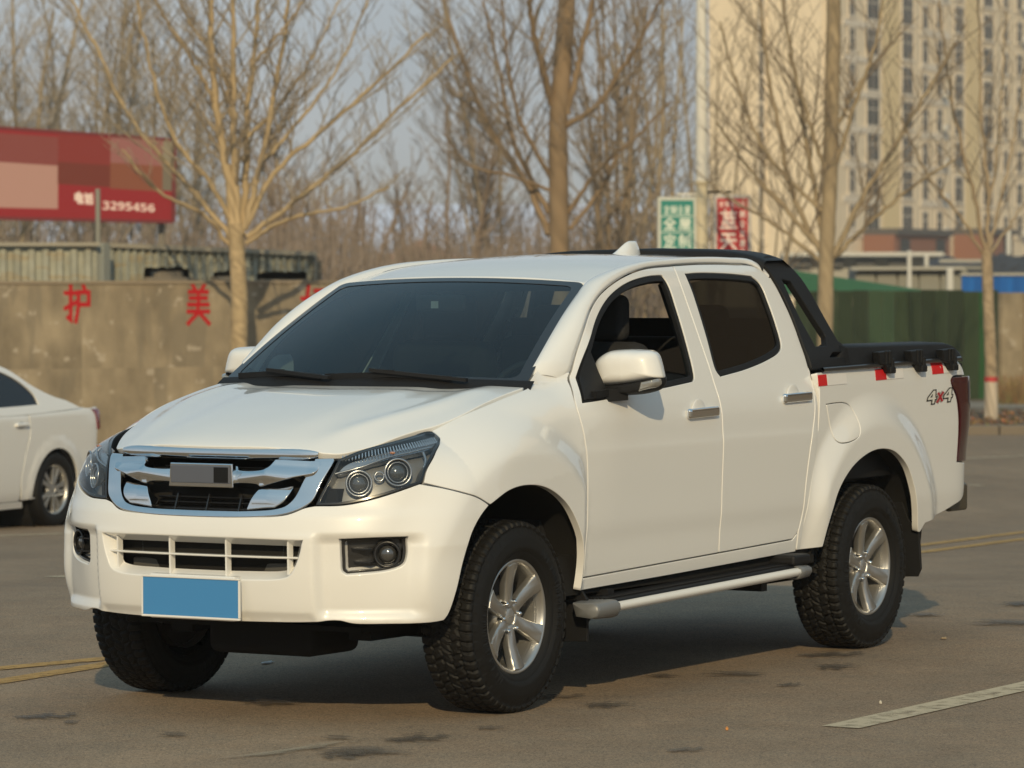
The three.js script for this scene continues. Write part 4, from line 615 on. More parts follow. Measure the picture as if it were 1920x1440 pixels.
  // roof of a far house seen over the bonnet of trees
  const fh = thing('far_house', 'far house with reddish tiled roof, between tree trunks above the pickup roof', 'house'); const q = at(790, 500, 150), rf = new THREE.CylinderGeometry(.01, 2.6, 1.3, 4, 1).rotateY(Math.PI / 4).scale(1.5, 1, 1); part('wall', box(5, 3.2, 3.2, 0, 0, 0).rotateY(TURN).translate(q.x, -.3 + 1.2, q.z), std([.4, .34, .28], .9), fh); part('roof', rf.rotateY(TURN).translate(q.x, at(790, 480, 150).y, q.z), std([.36, .17, .11], .85), fh);
}
{ // apartment slab across the street, outside the frame, which the side glass mirrors
  const s = thing('apartment_building', 'tan apartment slab across the street, outside the picture, mirrored in the side windows', 'building'); const c = [-68, 13, -38], m = g => g.rotateY(-1.1).translate(...c); part('wall', m(box(60, 30, 10, 0, -4, 0)), std([.10, .08, .062], .9), s); part('upper_wall', m(box(58, 16, 9.6, 0, 19, 0)), std([.42, .33, .25], .9), s); const w = []; for (let i = 0; i < 13; i++) for (let j = 0; j < 8; j++) w.push(box(1.8, 1.5, .3, -20.4 + i * 3.4, -10.5 + j * 3.2, -5.05), box(1.8, 1.5, .3, -20.4 + i * 3.4, -10.5 + j * 3.2, 5.05)); const pn = part('window', m(merge(w)), std([.05, .055, .06], .2), s); pn.userData.kind = 'stuff';  // lower wall coloured dark as if backlit, upper wall light as if sunlit
}
scene.fog = new THREE.FogExp2(new THREE.Color().setRGB(.62, .61, .60), .00045);
// ---------- white double-cab pickup ----------
const truck = thing('pickup_truck', 'white double-cab pickup with chrome grille and black sport bar, parked on the road', 'pickup truck');
const both = (name, g, mat, parent = truck, label) => { const l = part(name, g, mat, parent, label); part(name, mir(l.geometry), mat, parent, label); return l; };
const p3 = (u, v, w) => V(u, v, -w);
{ // bonnet
  const half = [[-.308, .736], [-.07, .733], [.14, .729], [.30, .70], [.377, .667], [.54, .611], [.632, .562], [.690, .522], [.722, .47, 1], [.752, .36], [.775, .24], [.79, .1]];
  const o = [...half, ...half.slice().reverse().map(([u, w, c]) => [u, -w, c])].map((p, i) => i === 0 || i === half.length * 2 - 1 ? [...p.slice(0, 2), 1] : p);
  o.push([-.285, -.6], [-.235, -.3], [-.222, 0], [-.235, .3], [-.285, .6]);
  const out = spline(o, .016);
  part('bonnet', panel(out, [], hood, { h: .024, sign: 1, r: .004, depth: .03 }), M.paint, truck);
  part('bonnet_underside', panel(grow(out, -.03), [], hood, { h: .08, sign: 1, off: -.05, fold: false }), M.matte, truck);
}
{ // front wings
  const o = [[-.311, 1.247, 1], [-.07, 1.203], [.14, 1.157], [.291, 1.112], [.328, 1.100, 1], [.338, 1.075], [.438, 1.021], [.519, .96], [.551, .912, 1], [.489, .892], [.414, .869], [.350, .850], [.281, .819, 1], [.15, .868], [.006, .881], [-.147, .857], [-.286, .789], [-.375, .696], [-.430, .60], [-.470, .52], [-.485, .438, 1], [-.515, .438, 1], [-.513, .60], [-.516, .727], [-.516, .816], [-.513, .926], [-.501, 1.037], [-.492, 1.174], [-.540, 1.245], [-.590, 1.303, 1], [-.452, 1.322, 1], [-.38, 1.284]];
  both('wing', panel(spline(o, .014), [], side, { h: .0125, sign: -1, depth: .03 }), M.paint);
}
const fWin = [[-.543, 1.185, 1], [-.585, 1.25], [-.648, 1.325], [-.72, 1.392], [-.87, 1.505], [-1.016, 1.583], [-1.148, 1.630], [-1.295, 1.664], [-1.476, 1.686], [-1.590, 1.690, 1], [-1.603, 1.659], [-1.584, 1.533], [-1.543, 1.377], [-1.497, 1.262], [-1.47, 1.248, 1], [-1.223, 1.229], [-.9, 1.208], [-.62, 1.189]];
const rWin = [[-1.800, 1.695, 1], [-1.933, 1.700], [-2.211, 1.696], [-2.400, 1.686, 1], [-2.443, 1.655], [-2.447, 1.575], [-2.433, 1.479], [-2.408, 1.397], [-2.385, 1.372], [-2.34, 1.353], [-2.22, 1.326], [-1.985, 1.290], [-1.730, 1.264, 1], [-1.712, 1.289], [-1.750, 1.427], [-1.783, 1.573]];
const seamB = [[-1.737, 1.733, 1], [-1.714, 1.665], [-1.690, 1.494], [-1.660, 1.284], [-1.652, 1.231], [-1.638, .925], [-1.636, .77], [-1.642, .609], [-1.645, .519, 1]];
const fDoor = [[-.511, .488, 1], [-.513, .60], [-.516, .727], [-.516, .816], [-.513, .926], [-.501, 1.037], [-.492, 1.174], [-.540, 1.245], [-.600, 1.311, 1], [-.660, 1.385], [-.76, 1.478], [-.871, 1.553], [-1.004, 1.616], [-1.231, 1.680], [-1.462, 1.718], ...seamB];
const rDoor = [...seamB.slice().reverse(), [-1.999, 1.741], [-2.284, 1.740], [-2.49, 1.728], [-2.562, 1.680], [-2.600, 1.547], [-2.592, 1.389], [-2.560, 1.251], [-2.538, 1.184], [-2.518, 1.12], [-2.497, 1.06], [-2.463, .979], [-2.415, .774], [-2.397, .626], [-2.375, .572], [-2.325, .538, 1]];
function door(o, win, kind) {
  const lo = spline(o, .014), lw = spline(win, .012);
  for (const s of [1, -1]) {
    const m = s > 0 ? g => g : mir;
    const d = part('door', m(panel(lo, [lw], side, { h: .026, sign: -1, depth: .03, gap: .0022 })), M.paint, truck);
    const ring = panel(grow(lw, .001), [grow(lw, -.022)], side, { h: .02, sign: -1, off: -.004, r: .003, gap: 0, depth: .02 });
    part('window_seal', m(ring), M.black, d);
    if (kind === 'rear') part('window_glass', m(panel(grow(lw, -.018), [], side, { h: .05, sign: -1, off: -.012, fold: false })), M.tint, d, 'dark tinted rear window');
    else {
      const cut = grow(lw, -.018).filter(() => true), top = (u) => 1.345 - (u + 1.0) * .115;
      const half = s > 0 ? cut.map(([u, v]) => [u, Math.min(v, top(u))]) : cut;
      part('window_glass', m(panel(half, [], side, { h: .05, sign: -1, off: -.016, fold: false, gap: 0 })), s > 0 ? M.glass : M.tint, d, s > 0 ? 'side window half wound down' : undefined);
      // mirror foot in the window corner
      part('mirror_foot', m(panel(spline([[-.552, 1.19, 1], [-.59, 1.25], [-.66, 1.332], [-.715, 1.385], [-.735, 1.40, 1], [-.735, 1.20, 1]], .02), [], side, { h: .03, sign: -1, off: .003, depth: .03 })), M.trim, d);
    }
    // handle: pull bar over a pressed cup
    const hu = kind === 'rear' ? -2.345 : -1.463, hv = kind === 'rear' ? 1.158 : 1.118;
    const hw = W(hu, hv);
    const hb = []; const L = .262;
    { const g = new RoundedBoxGeometry(L, .043, .026, 4, .0125); const p = g.attributes.position; for (let i = 0; i < p.count; i++) { const x = p.getX(i), t = x / (L / 2); p.setZ(i, p.getZ(i) - .024 * (1 - t * t * .75) + .004); p.setY(i, p.getY(i) * (1 - .10 * (1 - t * t)) + x * -.02); } g.computeVertexNormals(); hb.push(g); }
    const hg = merge(hb).translate(hu, hv, -(hw + .006)); part('door_handle', m(hg), M.chrome, d);
    const cup = new THREE.SphereGeometry(.062, 24, 14).scale(1.0, .92, .10).translate(hu + .02, hv, -(hw - .001));
    part('handle_cup', m(cup), M.paint, d);
  }
}
door(fDoor, fWin, 'front'); door(rDoor, rWin, 'rear');
{ // sill under the doors, side frame with pillars and roof rail
  both('sill', panel(spline([[-.512, .486, 1], [-.496, .436, 1], [-1.2, .450], [-2.368, .480, 1], [-2.372, .566, 1], [-2.325, .536, 1], [-1.645, .517]], .02), [], side, { h: .025, sign: -1, depth: .05 }), M.paint);
  const low = [[-.592, 1.308], [-.660, 1.387], [-.76, 1.480], [-.871, 1.555], [-1.004, 1.618], [-1.231, 1.682], [-1.462, 1.720], [-1.73, 1.735], [-2.0, 1.743], [-2.284, 1.742], [-2.49, 1.730], [-2.562, 1.683]];
  const up = [[-.430, 1.330, .702], [-.525, 1.389, .685], [-.66, 1.473, .662], [-.785, 1.545, .640], [-.92, 1.612, .616], [-1.045, 1.668, .596], [-1.40, 1.734, .578], [-1.70, 1.757, .568], [-2.0, 1.768, .562], [-2.3, 1.768, .562], [-2.53, 1.757, .562], [-2.63, 1.715, .57]];
  const lo2 = spline(low, .03, false), n = 60, LO = resample([...lo2, ...lo2.slice().reverse()], n * 2 - 2).slice(0, n);
  const cu = new THREE.CatmullRomCurve3(up.map(p => V(...p)), false, 'centripetal'), UP = cu.getSpacedPoints(n - 1);
  const rows = []; for (let i = 0; i < n; i++) { const a = [LO[i][0], LO[i][1], W(...LO[i])], b = [UP[i].x, UP[i].y, UP[i].z], r = []; for (let j = -1; j <= 9; j++) { if (j === -1) { r.push([a[0], a[1] - .004, a[2] - .02]); continue; } if (j === 9) { r.push([b[0] + .004, b[1] - .016, b[2] - .010]); continue; } const t = j / 8, k = 4 * t * (1 - t), bow = .011 + .010 * Math.max(0, .5 - Math.abs(i / n - .2)); r.push([lerp(a[0], b[0], t) + k * bow * (i < n * .45 ? .7 : .1), lerp(a[1], b[1], t) + k * bow, lerp(a[2], b[2], t) + k * bow]); } rows.push(r); }
  rows.unshift(rows[0].map(p => [p[0] + .035, p[1] - .04, p[2] - .012])); 
  both('roof_pillar', sheet(rows), M.paint);
  // rear pillar behind the doors
  both('cab_corner', panel(spline([[-2.562, 1.678, 1], [-2.600, 1.547], [-2.592, 1.389], [-2.560, 1.251], [-2.538, 1.184], [-2.497, 1.06], [-2.463, .979], [-2.415, .774], [-2.397, .626], [-2.375, .572, 1], [-2.37, .485, 1], [-2.405, .485, 1], [-2.43, .616], [-2.47, .779], [-2.52, .941], [-2.549, 1.10], [-2.575, 1.25, 1], [-2.63, 1.40], [-2.64, 1.55], [-2.61, 1.70, 1]], .014), [], (u, v) => [u, v, Math.min(W(u, v), W(u, v) + (u + 2.5) * .05)], { h: .02, sign: -1, depth: .04, gap: .003 }), M.paint);
  // roof
  const eV = curve([[-2.68, 1.69], [-2.53, 1.745], [-2.3, 1.757], [-2.0, 1.757], [-1.70, 1.746], [-1.40, 1.723], [-1.03, 1.655]]), eW = curve([[-2.68, .565], [-2.53, .553], [-2.0, .552], [-1.70, .558], [-1.40, .568], [-1.03, .592]]);
  const cV = curve([[-2.70, 1.735], [-2.6, 1.766], [-2.3, 1.787], [-1.9, 1.786], [-1.5, 1.766], [-1.2, 1.729], [-.972, 1.682]]);
  const roof = []; for (let i = 0; i <= 50; i++) { const r = []; for (let j = -26; j <= 26; j++) { const s = clamp(j / 24, -1, 1), t = i / 50, u0 = -.972 - .056 * s * s, u = lerp(u0, -2.66, t), e = eV(Math.min(u, -1.03)), c = Math.max(cV(u), e), k = 1 - Math.pow(Math.abs(s), 2.3); const y = lerp(e - (i === 0 ? 0 : 0), c, k); r.push([u, Math.abs(j) > 24 ? y - .012 * (Math.abs(j) - 24) : y, s * eW(Math.min(u, -1.03))]); } roof.push(r); }
  roof.unshift(roof[0].map(p => [p[0] - .012, p[1] - .02, p[2]]));
  part('roof', sheet(roof), M.paint, truck);
  const ditch = []; for (let i = 0; i <= 40; i++) { const u = lerp(-1.02, -2.64, i / 40), e = eV(u), w = eW(u), k = sm(-1.75, -1.1, u); ditch.push([[u, e + .0015 - .003 * k, w - .002], [u, e + .003, w + .012], [u, e + .004, w + .030]]); }
  both('roof_moulding', sheet(ditch), M.gloss);
  // roof fin
  const fin = []; for (let i = 0; i <= 16; i++) { const t = i / 16, u = -2.285 - .26 * t, hgt = .066 * Math.pow(sm(0, .62, t), .8) * (1 - .92 * sm(.80, 1, t)), hw = .032 * Math.sin(Math.PI * Math.min(1, .12 + t * .8)); const r = []; for (let j = -6; j <= 6; j++) { const s = j / 6; r.push([u - .02 * (1 - Math.abs(s)) * t, 1.782 + hgt * Math.pow(1 - Math.abs(s), .55), s * hw]); } fin.push(r); }
  part('roof_fin', sheet(fin), M.paint, truck);
}
// ---------- windscreen ----------
const wsP = (a, b) => { const s = a / .68, t = b / .88, bo = [-.205 - .125 * s * s, 1.262 - .010 * s * s, .733 * s], to = [-.975 - .052 * s * s, 1.679 - .022 * s * s, .601 * s], k = 4 * t * (1 - t) * .032 * (1 - .5 * s * s); return [lerp(bo[0], to[0], t) + k * .48, lerp(bo[1], to[1], t) + k * .87, lerp(bo[2], to[2], t)]; };
{
  const rim = (g, r) => { const o = [], a = .68 - g, b0 = g, b1 = .88 - g; for (const [cx, cy, t0] of [[a - r, b1 - r, 0], [-a + r, b1 - r, 90], [-a + r, b0 + r, 180], [a - r, b0 + r, 270]]) for (let k = 0; k <= 6; k++) { const t = (t0 + k * 15) * Math.PI / 180; o.push([cx + r * Math.cos(t), cy + r * Math.sin(t)]); } return resample(o, 220); };
  const glass = part('windscreen', panel(rim(.004, .04), [], wsP, { h: .05, sign: 1, off: .002, fold: false, gap: 0 }), M.screen, truck);
  part('windscreen_border', panel(rim(.002, .045), [rim(.046, .04)], wsP, { h: .03, sign: 1, off: .0045, gap: 0, r: .001, depth: .006 }), M.gloss, glass);
  part('scuttle', sheet([-.05, -.012, .008, .026].map((b, i) => { const r = []; for (let k = -20; k <= 20; k++) { const p = wsP(k / 20 * .70, b); r.push([p[0] + (i === 0 ? .03 : .0), p[1] + (i === 0 ? -.03 : .007), p[2]]); } return r; })), M.trim, truck);
  for (const [a0, b0, a1, b1] of [[-.10, -.012, -.60, .026], [.47, -.012, -.14, .018]]) {
    const q = (a, b, h) => { const p = wsP(a, b); return p3(p[0] + h * .5, p[1] + h * .86, p[2]); };
    const w = part('wiper', [bar(q(a0, b0, .03), q((a0 + a1 * 2) / 3, b0 + .045, .036), .02, .014), bar(q((a0 + a1 * 2) / 3 + .02, b0 + .04, .036), q((a0 + a1) / 2, b0 + .045, .03), .012, .012)], M.trim, truck);
    part('wiper_blade', [bar(q(a0 - (a0 - a1) * .12, b0 + .028, .014), q((a0 + a1) / 2, (b0 + b1) / 2 + .03, .017), .010, .022), bar(q((a0 + a1) / 2, (b0 + b1) / 2 + .03, .017), q(a1, b1, .014), .010, .022)], M.black, w);
  }
}
// ---------- bumper, lamps, grille ----------
const P2 = a => a.map(p => [-p[0], p[1], p[2]]).reverse();
const symm = half => [...half, ...P2(half)];
const lowGrille = spline(symm([[.395, .565, 1], [.372, .560], [.2, .550]].slice(0, 0).concat([[.2, .551], [.345, .558], [.378, .572], [.398, .61], [.412, .655], [.420, .700, 1], [.2, .703]])).map(p => p), .012);
const fogO = [[.545, .704, 1], [.652, .709], [.757, .711, 1], [.757, .646], [.746, .611], [.70, .589], [.567, .573, 1], [.552, .585], [.548, .629]];
const fogL = spline(fogO, .01), fogR = spline(P2(fogO), .01);
{
  const half = [[.10, .785], [.25, .786], [.365, .797], [.429, .823], [.462, .830, 1], [.561, .834], [.656, .856], [.813, .909, 1], [.895, .891], [.968, .869], [1.026, .850], [1.083, .819, 1], [1.044, .785], [.994, .719], [.956, .611], [.930, .504], [.904, .412], [.890, .392, 1], [.846, .387], [.70, .386], [.585, .388], [.545, .400], [.51, .400], [.47, .393], [.242, .386], [.1, .385]];
  const o = spline(symm(half.slice().reverse()), .016);
  part('bumper', panel(o, [lowGrille, fogL, fogR], fascia, { h: .015, sign: 1, depth: .03, holeDepth: .055, holeR: .006, inner: .022 }), M.paint, truck);
  // lower grille: dark mouth, white bars
  const mouth = part('lower_grille', panel(grow(lowGrille, .02), [], fascia, { h: .05, sign: 1, off: -.10, fold: false, gap: 0 }), M.matte, truck);
  const rad = []; for (let k = 0; k < 9; k++) rad.push(box(.012, .006, .66, .775, .648 + k * .0062 * 1.6 - .02, 0)); part('radiator_fin', rad, std([.03, .03, .032], .5, .4), mouth);
  part('tow_beam', [box(.03, .045, .74, .772, .585, 0, .006), box(.02, .02, .5, .785, .562, .05)], std([.10, .095, .085], .6, .3), mouth);
  const strip = (v, t, d, s0, s1) => { const rows = []; for (const [dv, dd] of [[-t, -d], [-t, -.002], [0, .003], [t, -.002], [t, -d], [-t, -d]]) { const r = []; for (let k = 0; k <= 40; k++) { const s = lerp(s0, s1, k / 40), p = fascia(s, v + dv), th = s / KT; r.push([p[0] + (dd - .02) * Math.cos(th), p[1], p[2] + (dd - .02) * Math.sin(th)]); } rows.push(r); } return sheet(rows, true); };
  part('grille_bar', [strip(.634, .0042, .05, -.425, .425)], M.paint, truck);
  for (const s of [-.363, -.123, .123, .363]) { const a = fascia(s, .556), b = fascia(s, .70); part('grille_bar', [bar(p3(a[0] - .035, a[1], a[2]), p3(b[0] - .035, b[1], b[2]), .007, .030, V(1, 0, 0))], M.paint, truck); }
  // fog lamp pockets
  for (const sg of [1, -1]) {
    const m = sg > 0 ? g => g : mir;
    const pk = part('fog_pocket', m(panel(grow(fogL, .012), [], fascia, { h: .03, sign: 1, off: -.05, fold: false, gap: 0 })), M.gloss, truck);
    part('pocket_rim', m(panel(grow(fogL, -.001), [grow(fogL, -.012)], fascia, { h: .02, sign: 1, off: -.012, r: .002, gap: 0, depth: .05 })), M.gloss, pk);
    const c = fascia(.695, .647), ax = V(.86, 0, -.5).normalize(), put = g => g.applyQuaternion(new THREE.Quaternion().setFromUnitVectors(V(0, 1, 0), ax)).translate(c[0], c[1], -c[2]);
    part('fog_lamp', m(put(merge([new THREE.CylinderGeometry(.046, .05, .05, 28, 1, true).translate(0, -.035, 0), new THREE.TorusGeometry(.046, .006, 10, 32).rotateX(Math.PI / 2).translate(0, -.012, 0)]))), std([.03, .03, .032], .3, .4), pk);
    part('fog_reflector', m(put(new THREE.SphereGeometry(.034, 20, 12, 0, Math.PI * 2, 0, Math.PI / 2).scale(1, .7, 1).translate(0, -.035, 0))), phy([.12, .12, .12], { roughness: .08, metalness: .6, clearcoat: 1, clearcoatRoughness: .02 }), pk);
    [0, 1].forEach(k => { const q = fascia(.60 + .008 * k, .668 - .05 * k); part('pocket_rib', m(box(.04, .005, .075, q[0] - .035, q[1], -q[2])), M.gloss, pk); });
  }
  // number plate, left blank blue
  const plate = part('number_plate', box(.004, .142, .442, .9225, .476, 0, .0015), std([.06, .245, .53], .35), truck, 'blank blue number plate in a white frame');
  part('plate_frame', [box(.012, .009, .456, .922, .5515, 0, .003), box(.012, .009, .456, .922, .4005, 0, .003), box(.012, .142, .007, .922, .476, .2245, .003), box(.012, .142, .007, .922, .476, -.2245, .003)], M.paint, plate);
  part('plate_bracket', [box(.05, .17, .40, .893, .476, 0, .01)], M.paint, plate);
}
{ // headlamps
  const o = [[.462, .832, 1], [.516, .833], [.561, .836], [.656, .858], [.807, .907, 1], [.823, .913], [.848, .960], [.907, 1.021], [.982, 1.068], [.995, 1.086], [.979, 1.098], [.945, 1.100], [.890, 1.092], [.717, 1.060], [.621, 1.036], [.545, 1.006, 1], [.502, .918]];
  const lo = spline(o, .01);
  const turnO = spline([[.528, .952, 1], [.572, .994], [.64, 1.022], [.721, 1.044], [.85, 1.070], [.935, 1.082], [.972, 1.080], [.958, 1.066], [.90, 1.046], [.82, 1.034], [.715, 1.013], [.62, .978], [.545, .950, 1]], .01);
  const onF = (s, v, d) => { const p = fascia(s, v), th = s / KT * 1.05; return [p[0] + d * Math.cos(th), p[1] + d * .12, p[2] + d * Math.sin(th)]; };
  const darkH = std([.20, .20, .20], .32, .2), silver = std([.42, .43, .45], .25, .85);
  for (const sg of [1, -1]) {
    const m = sg > 0 ? g => g : mir;
    const H = part('headlamp', m(panel(lo, [grow(lo, -.012)], fascia, { h: .02, sign: 1, off: -.004, gap: .001, r: .002, depth: .05 })), M.gloss, truck);
    part('lamp_housing', m(panel(lo, [], fascia, { h: .03, sign: 1, off: -.055, fold: false, gap: 0 })), darkH, H);
    part('lamp_lens', m(panel(grow(lo, -.006), [], fascia, { h: .02, sign: 1, off: -.001, fold: false, gap: 0 })), M.clear, H);
    part('turn_signal', m(panel(turnO, [], fascia, { h: .012, sign: 1, off: -.022, gap: 0, r: .003, depth: .02 })), silver, H);
    { const r = []; for (let k = 0; k < 34; k++) { const s = lerp(.56, .955, k / 33), t = (s - .528) / (.972 - .528), v0 = 1.004 + .072 * Math.pow(t, .8) - .012, a = onF(s, v0 - .008, -.016), b = onF(s + .004, v0 + .012, -.016); r.push(bar(p3(...a), p3(...b), .004, .006)); } part('reflector_rib', m(merge(r)), std([.72, .72, .74], .15, .9), H); }
    { const a = onF(.74, 1.018, -.013), b = onF(.70, 1.010, -.013); part('amber_bulb', m(new THREE.SphereGeometry(.010, 12, 8).scale(1, .6, 1.2).translate(a[0], a[1] + .006, -a[2])), phy([.38, .17, .09], { roughness: .2, clearcoat: 1 }), H); }
    { const a = onF(.55, .948, -.013), pts = [[.532, .948], [.62, .972], [.715, 1.006], [.82, 1.027], [.905, 1.040]].map(q => p3(...onF(q[0], q[1], -.014))); part('lamp_trim', m(pipe(pts, .004, 6, 30)), silver, H); }
    for (const [s, v, R, r2] of [[.616, .914, .047, .034], [.752, .954, .050, .036]]) {
      const c = onF(s, v, -.038), th = s / KT * .85, ax = V(Math.cos(th), .10, -Math.sin(th)).normalize(), put = g => m(g.applyQuaternion(new THREE.Quaternion().setFromUnitVectors(V(0, 1, 0), ax)).translate(c[0], c[1], -c[2]));
      part('lamp_ring', put(merge([new THREE.TorusGeometry(R, .0040, 10, 40).rotateX(Math.PI / 2).translate(0, .018, 0), new THREE.TorusGeometry(r2 + .002, .0028, 8, 36).rotateX(Math.PI / 2).translate(0, .012, 0)])), silver, H);
      part('lamp_bowl', put(new THREE.CylinderGeometry(R, r2, .03, 36, 1, true).translate(0, .004, 0)), std([.25, .26, .27], .15, .8), H);
      part('projector', put(new THREE.SphereGeometry(r2, 28, 14, 0, Math.PI * 2, 0, Math.PI / 2).scale(1, .62, 1).translate(0, -.006, 0)), phy([.10, .105, .11], { roughness: .04, metalness: .5, clearcoat: 1, clearcoatRoughness: .02 }), H);
    }
    { const c = onF(.684, .939, -.024), th = .684 / KT * .85, ax = V(Math.cos(th), .1, -Math.sin(th)).normalize(); part('lamp_ring', m(merge([new THREE.TorusGeometry(.017, .004, 8, 24).rotateX(Math.PI / 2)]).applyQuaternion(new THREE.Quaternion().setFromUnitVectors(V(0, 1, 0), ax)).scale(1, 1, 1).translate(c[0], c[1], -c[2])), silver, H); }
    { const pts = [[.865, 1.022], [.862, .995], [.848, .968], [.842, .945]].map(q => p3(...onF(q[0], q[1], -.02))); part('lamp_trim', m(pipe(pts, .006, 6, 16)), silver, H); }
  }
}
{ // grille (by distance from the middle and height)
  const f = o => (w, v) => { const u = frontU(w, v), e = .004, n = [1, -(frontU(w, v + e) - frontU(w, v - e)) / (2 * e), -(frontU(w + e, v) - frontU(w - e, v)) / (2 * e)], l = Math.hypot(...n); return [u + n[0] / l * o, v + n[1] / l * o, w + n[2] / l * o]; };
  const inH = [[.446, .988], [.423, .920], [.404, .862], [.378, .832], [.345, .819], [.221, .808], [.1, .806]];
  const frameO = spline([[-.446, 1.004, 1], [-.518, 1.006, 1], [-.522, .996], [-.497, .912], [-.476, .848], [-.447, .823], [-.385, .797], [-.27, .783], [0, .777], [.27, .783], [.385, .797], [.447, .823], [.476, .848], [.497, .912], [.522, .996], [.518, 1.006, 1], [.446, 1.004, 1], ...inH, ...P2(inH.slice(0)).map(p => p)], .012);
  const frameI = spline(symm([[.1, .806], [.221, .808], [.345, .819], [.378, .832], [.404, .862], [.423, .920], [.446, .988, 1], [.3, .992], [.1, .994]]), .012);
  const G = part('grille', panel(frameO, [], f(0), { h: .016, sign: 1, off: .002, gap: .001, r: .004, depth: .02, holeDepth: .05, holeR: .006, inner: .004 }), M.chrome, truck, 'chrome grille with a winged bar and a blank badge plate');
  part('grille_backing', panel(grow(frameI, .035), [], f(0), { h: .05, sign: 1, off: -.085, fold: false, gap: 0 }), M.matte, G);
  const bars = []; for (const v of [.828, .846, .864, .972, .985]) { const r = []; for (const [dv, d] of [[-.003, -.07], [-.003, -.05], [.003, -.05], [.003, -.07]]) { const a = []; for (let k = -16; k <= 16; k++) a.push(f(d)(k / 16 * .25, v + dv)); r.push(a); } bars.push(sheet(r)); }
  for (const w of [-.15, 0, .15]) { const a = f(-.055)(w, .82), b = f(-.055)(w, .875); bars.push(bar(p3(...a), p3(...b), .006, .02)); }
  part('grille_mesh', bars, M.gloss, G);
  // winged bar across the middle
  const wing = symm([[.06, .893], [.118, .893], [.124, .899], [.249, .896], [.262, .890], [.430, .936], [.462, .946], [.478, .978], [.470, .995, 1], [.302, .990, 1], [.288, .968], [.272, .951], [.150, .955], [.138, .968], [.06, .970]]);
  const swell = (w, v) => { const a = Math.abs(w), t = clamp((v - .893) / .075, 0, 1); let d = .012 + .016 * Math.sin(Math.PI * clamp(t, .06, .94)); d += .030 * Math.max(0, 1 - Math.abs(a - .285) / .15) * (1 - .6 * Math.abs(t - .5)); return f(d - .012)(w, v); };
  part('grille_wing', panel(spline(wing, .012), [], swell, { h: .014, sign: 1, gap: 0, r: .004, depth: .05 }), M.chrome, G);
  for (const sg of [1, -1]) { const m = sg > 0 ? g => g : mir; const leg = spline([[.256, .884, 1], [.392, .905, 1], [.386, .875], [.368, .838], [.335, .815, 1], [.218, .805, 1], [.236, .845]], .012); part('grille_leg', m(panel(leg, [], (w, v) => f(.002 + .02 * Math.sin(Math.PI * clamp((v - .80) / .105, 0, 1)) - .10 * Math.max(0, w - .30))(w, v), { h: .014, sign: 1, gap: 0, r: .004, depth: .05 })), M.chrome, G); }
  // blank badge plate
  const b = f(.036)(0, .925), b2 = f(.024)(0, .925);
  const badge = part('badge_plate', solid([[-.132, -.030], [.132, -.030], [.132, .030], [-.132, .030]], .008, .003).rotateY(Math.PI / 2).translate(b[0] - .006, b[1], 0), std([.095, .105, .135], .6), G, 'blank grey badge plate');
  part('badge_end', box(.004, .058, .066, b[0] + .0055, b[1], -.099, .001), M.black, badge, 'black end of the badge plate');
  part('badge_rim', [solid([[-.146, -.040], [.146, -.040], [.140, .042], [-.140, .042]], .02, .004).rotateY(Math.PI / 2).translate(b2[0] - .016, b2[1], 0)], M.chrome, badge);
  // chrome strip on the bonnet edge
  const st = []; for (const [du, dv] of [[-.006, .016], [.004, .021], [.013, .014], [.017, -.003], [.013, -.021], [.0, -.026]]) { const r = []; for (let k = -40; k <= 40; k++) { const t = k / 40, w = t * .455, q = 1 - .55 * Math.pow(Math.abs(t), 12), u = frontU(w, 1.016) + .004; r.push([u + du * q, 1.017 + dv * q, w]); } st.push(r); }
  part('bonnet_strip', sheet(st, true), M.chrome, truck);
  part('grille_lip', sheet([0, 1].map(i => { const r = []; for (let k = -30; k <= 30; k++) { const w = k / 30 * .52, u = frontU(w, 1.0); r.push([u - .01 - i * .12, 1.002, w]); } return r; })), M.matte, truck);
}
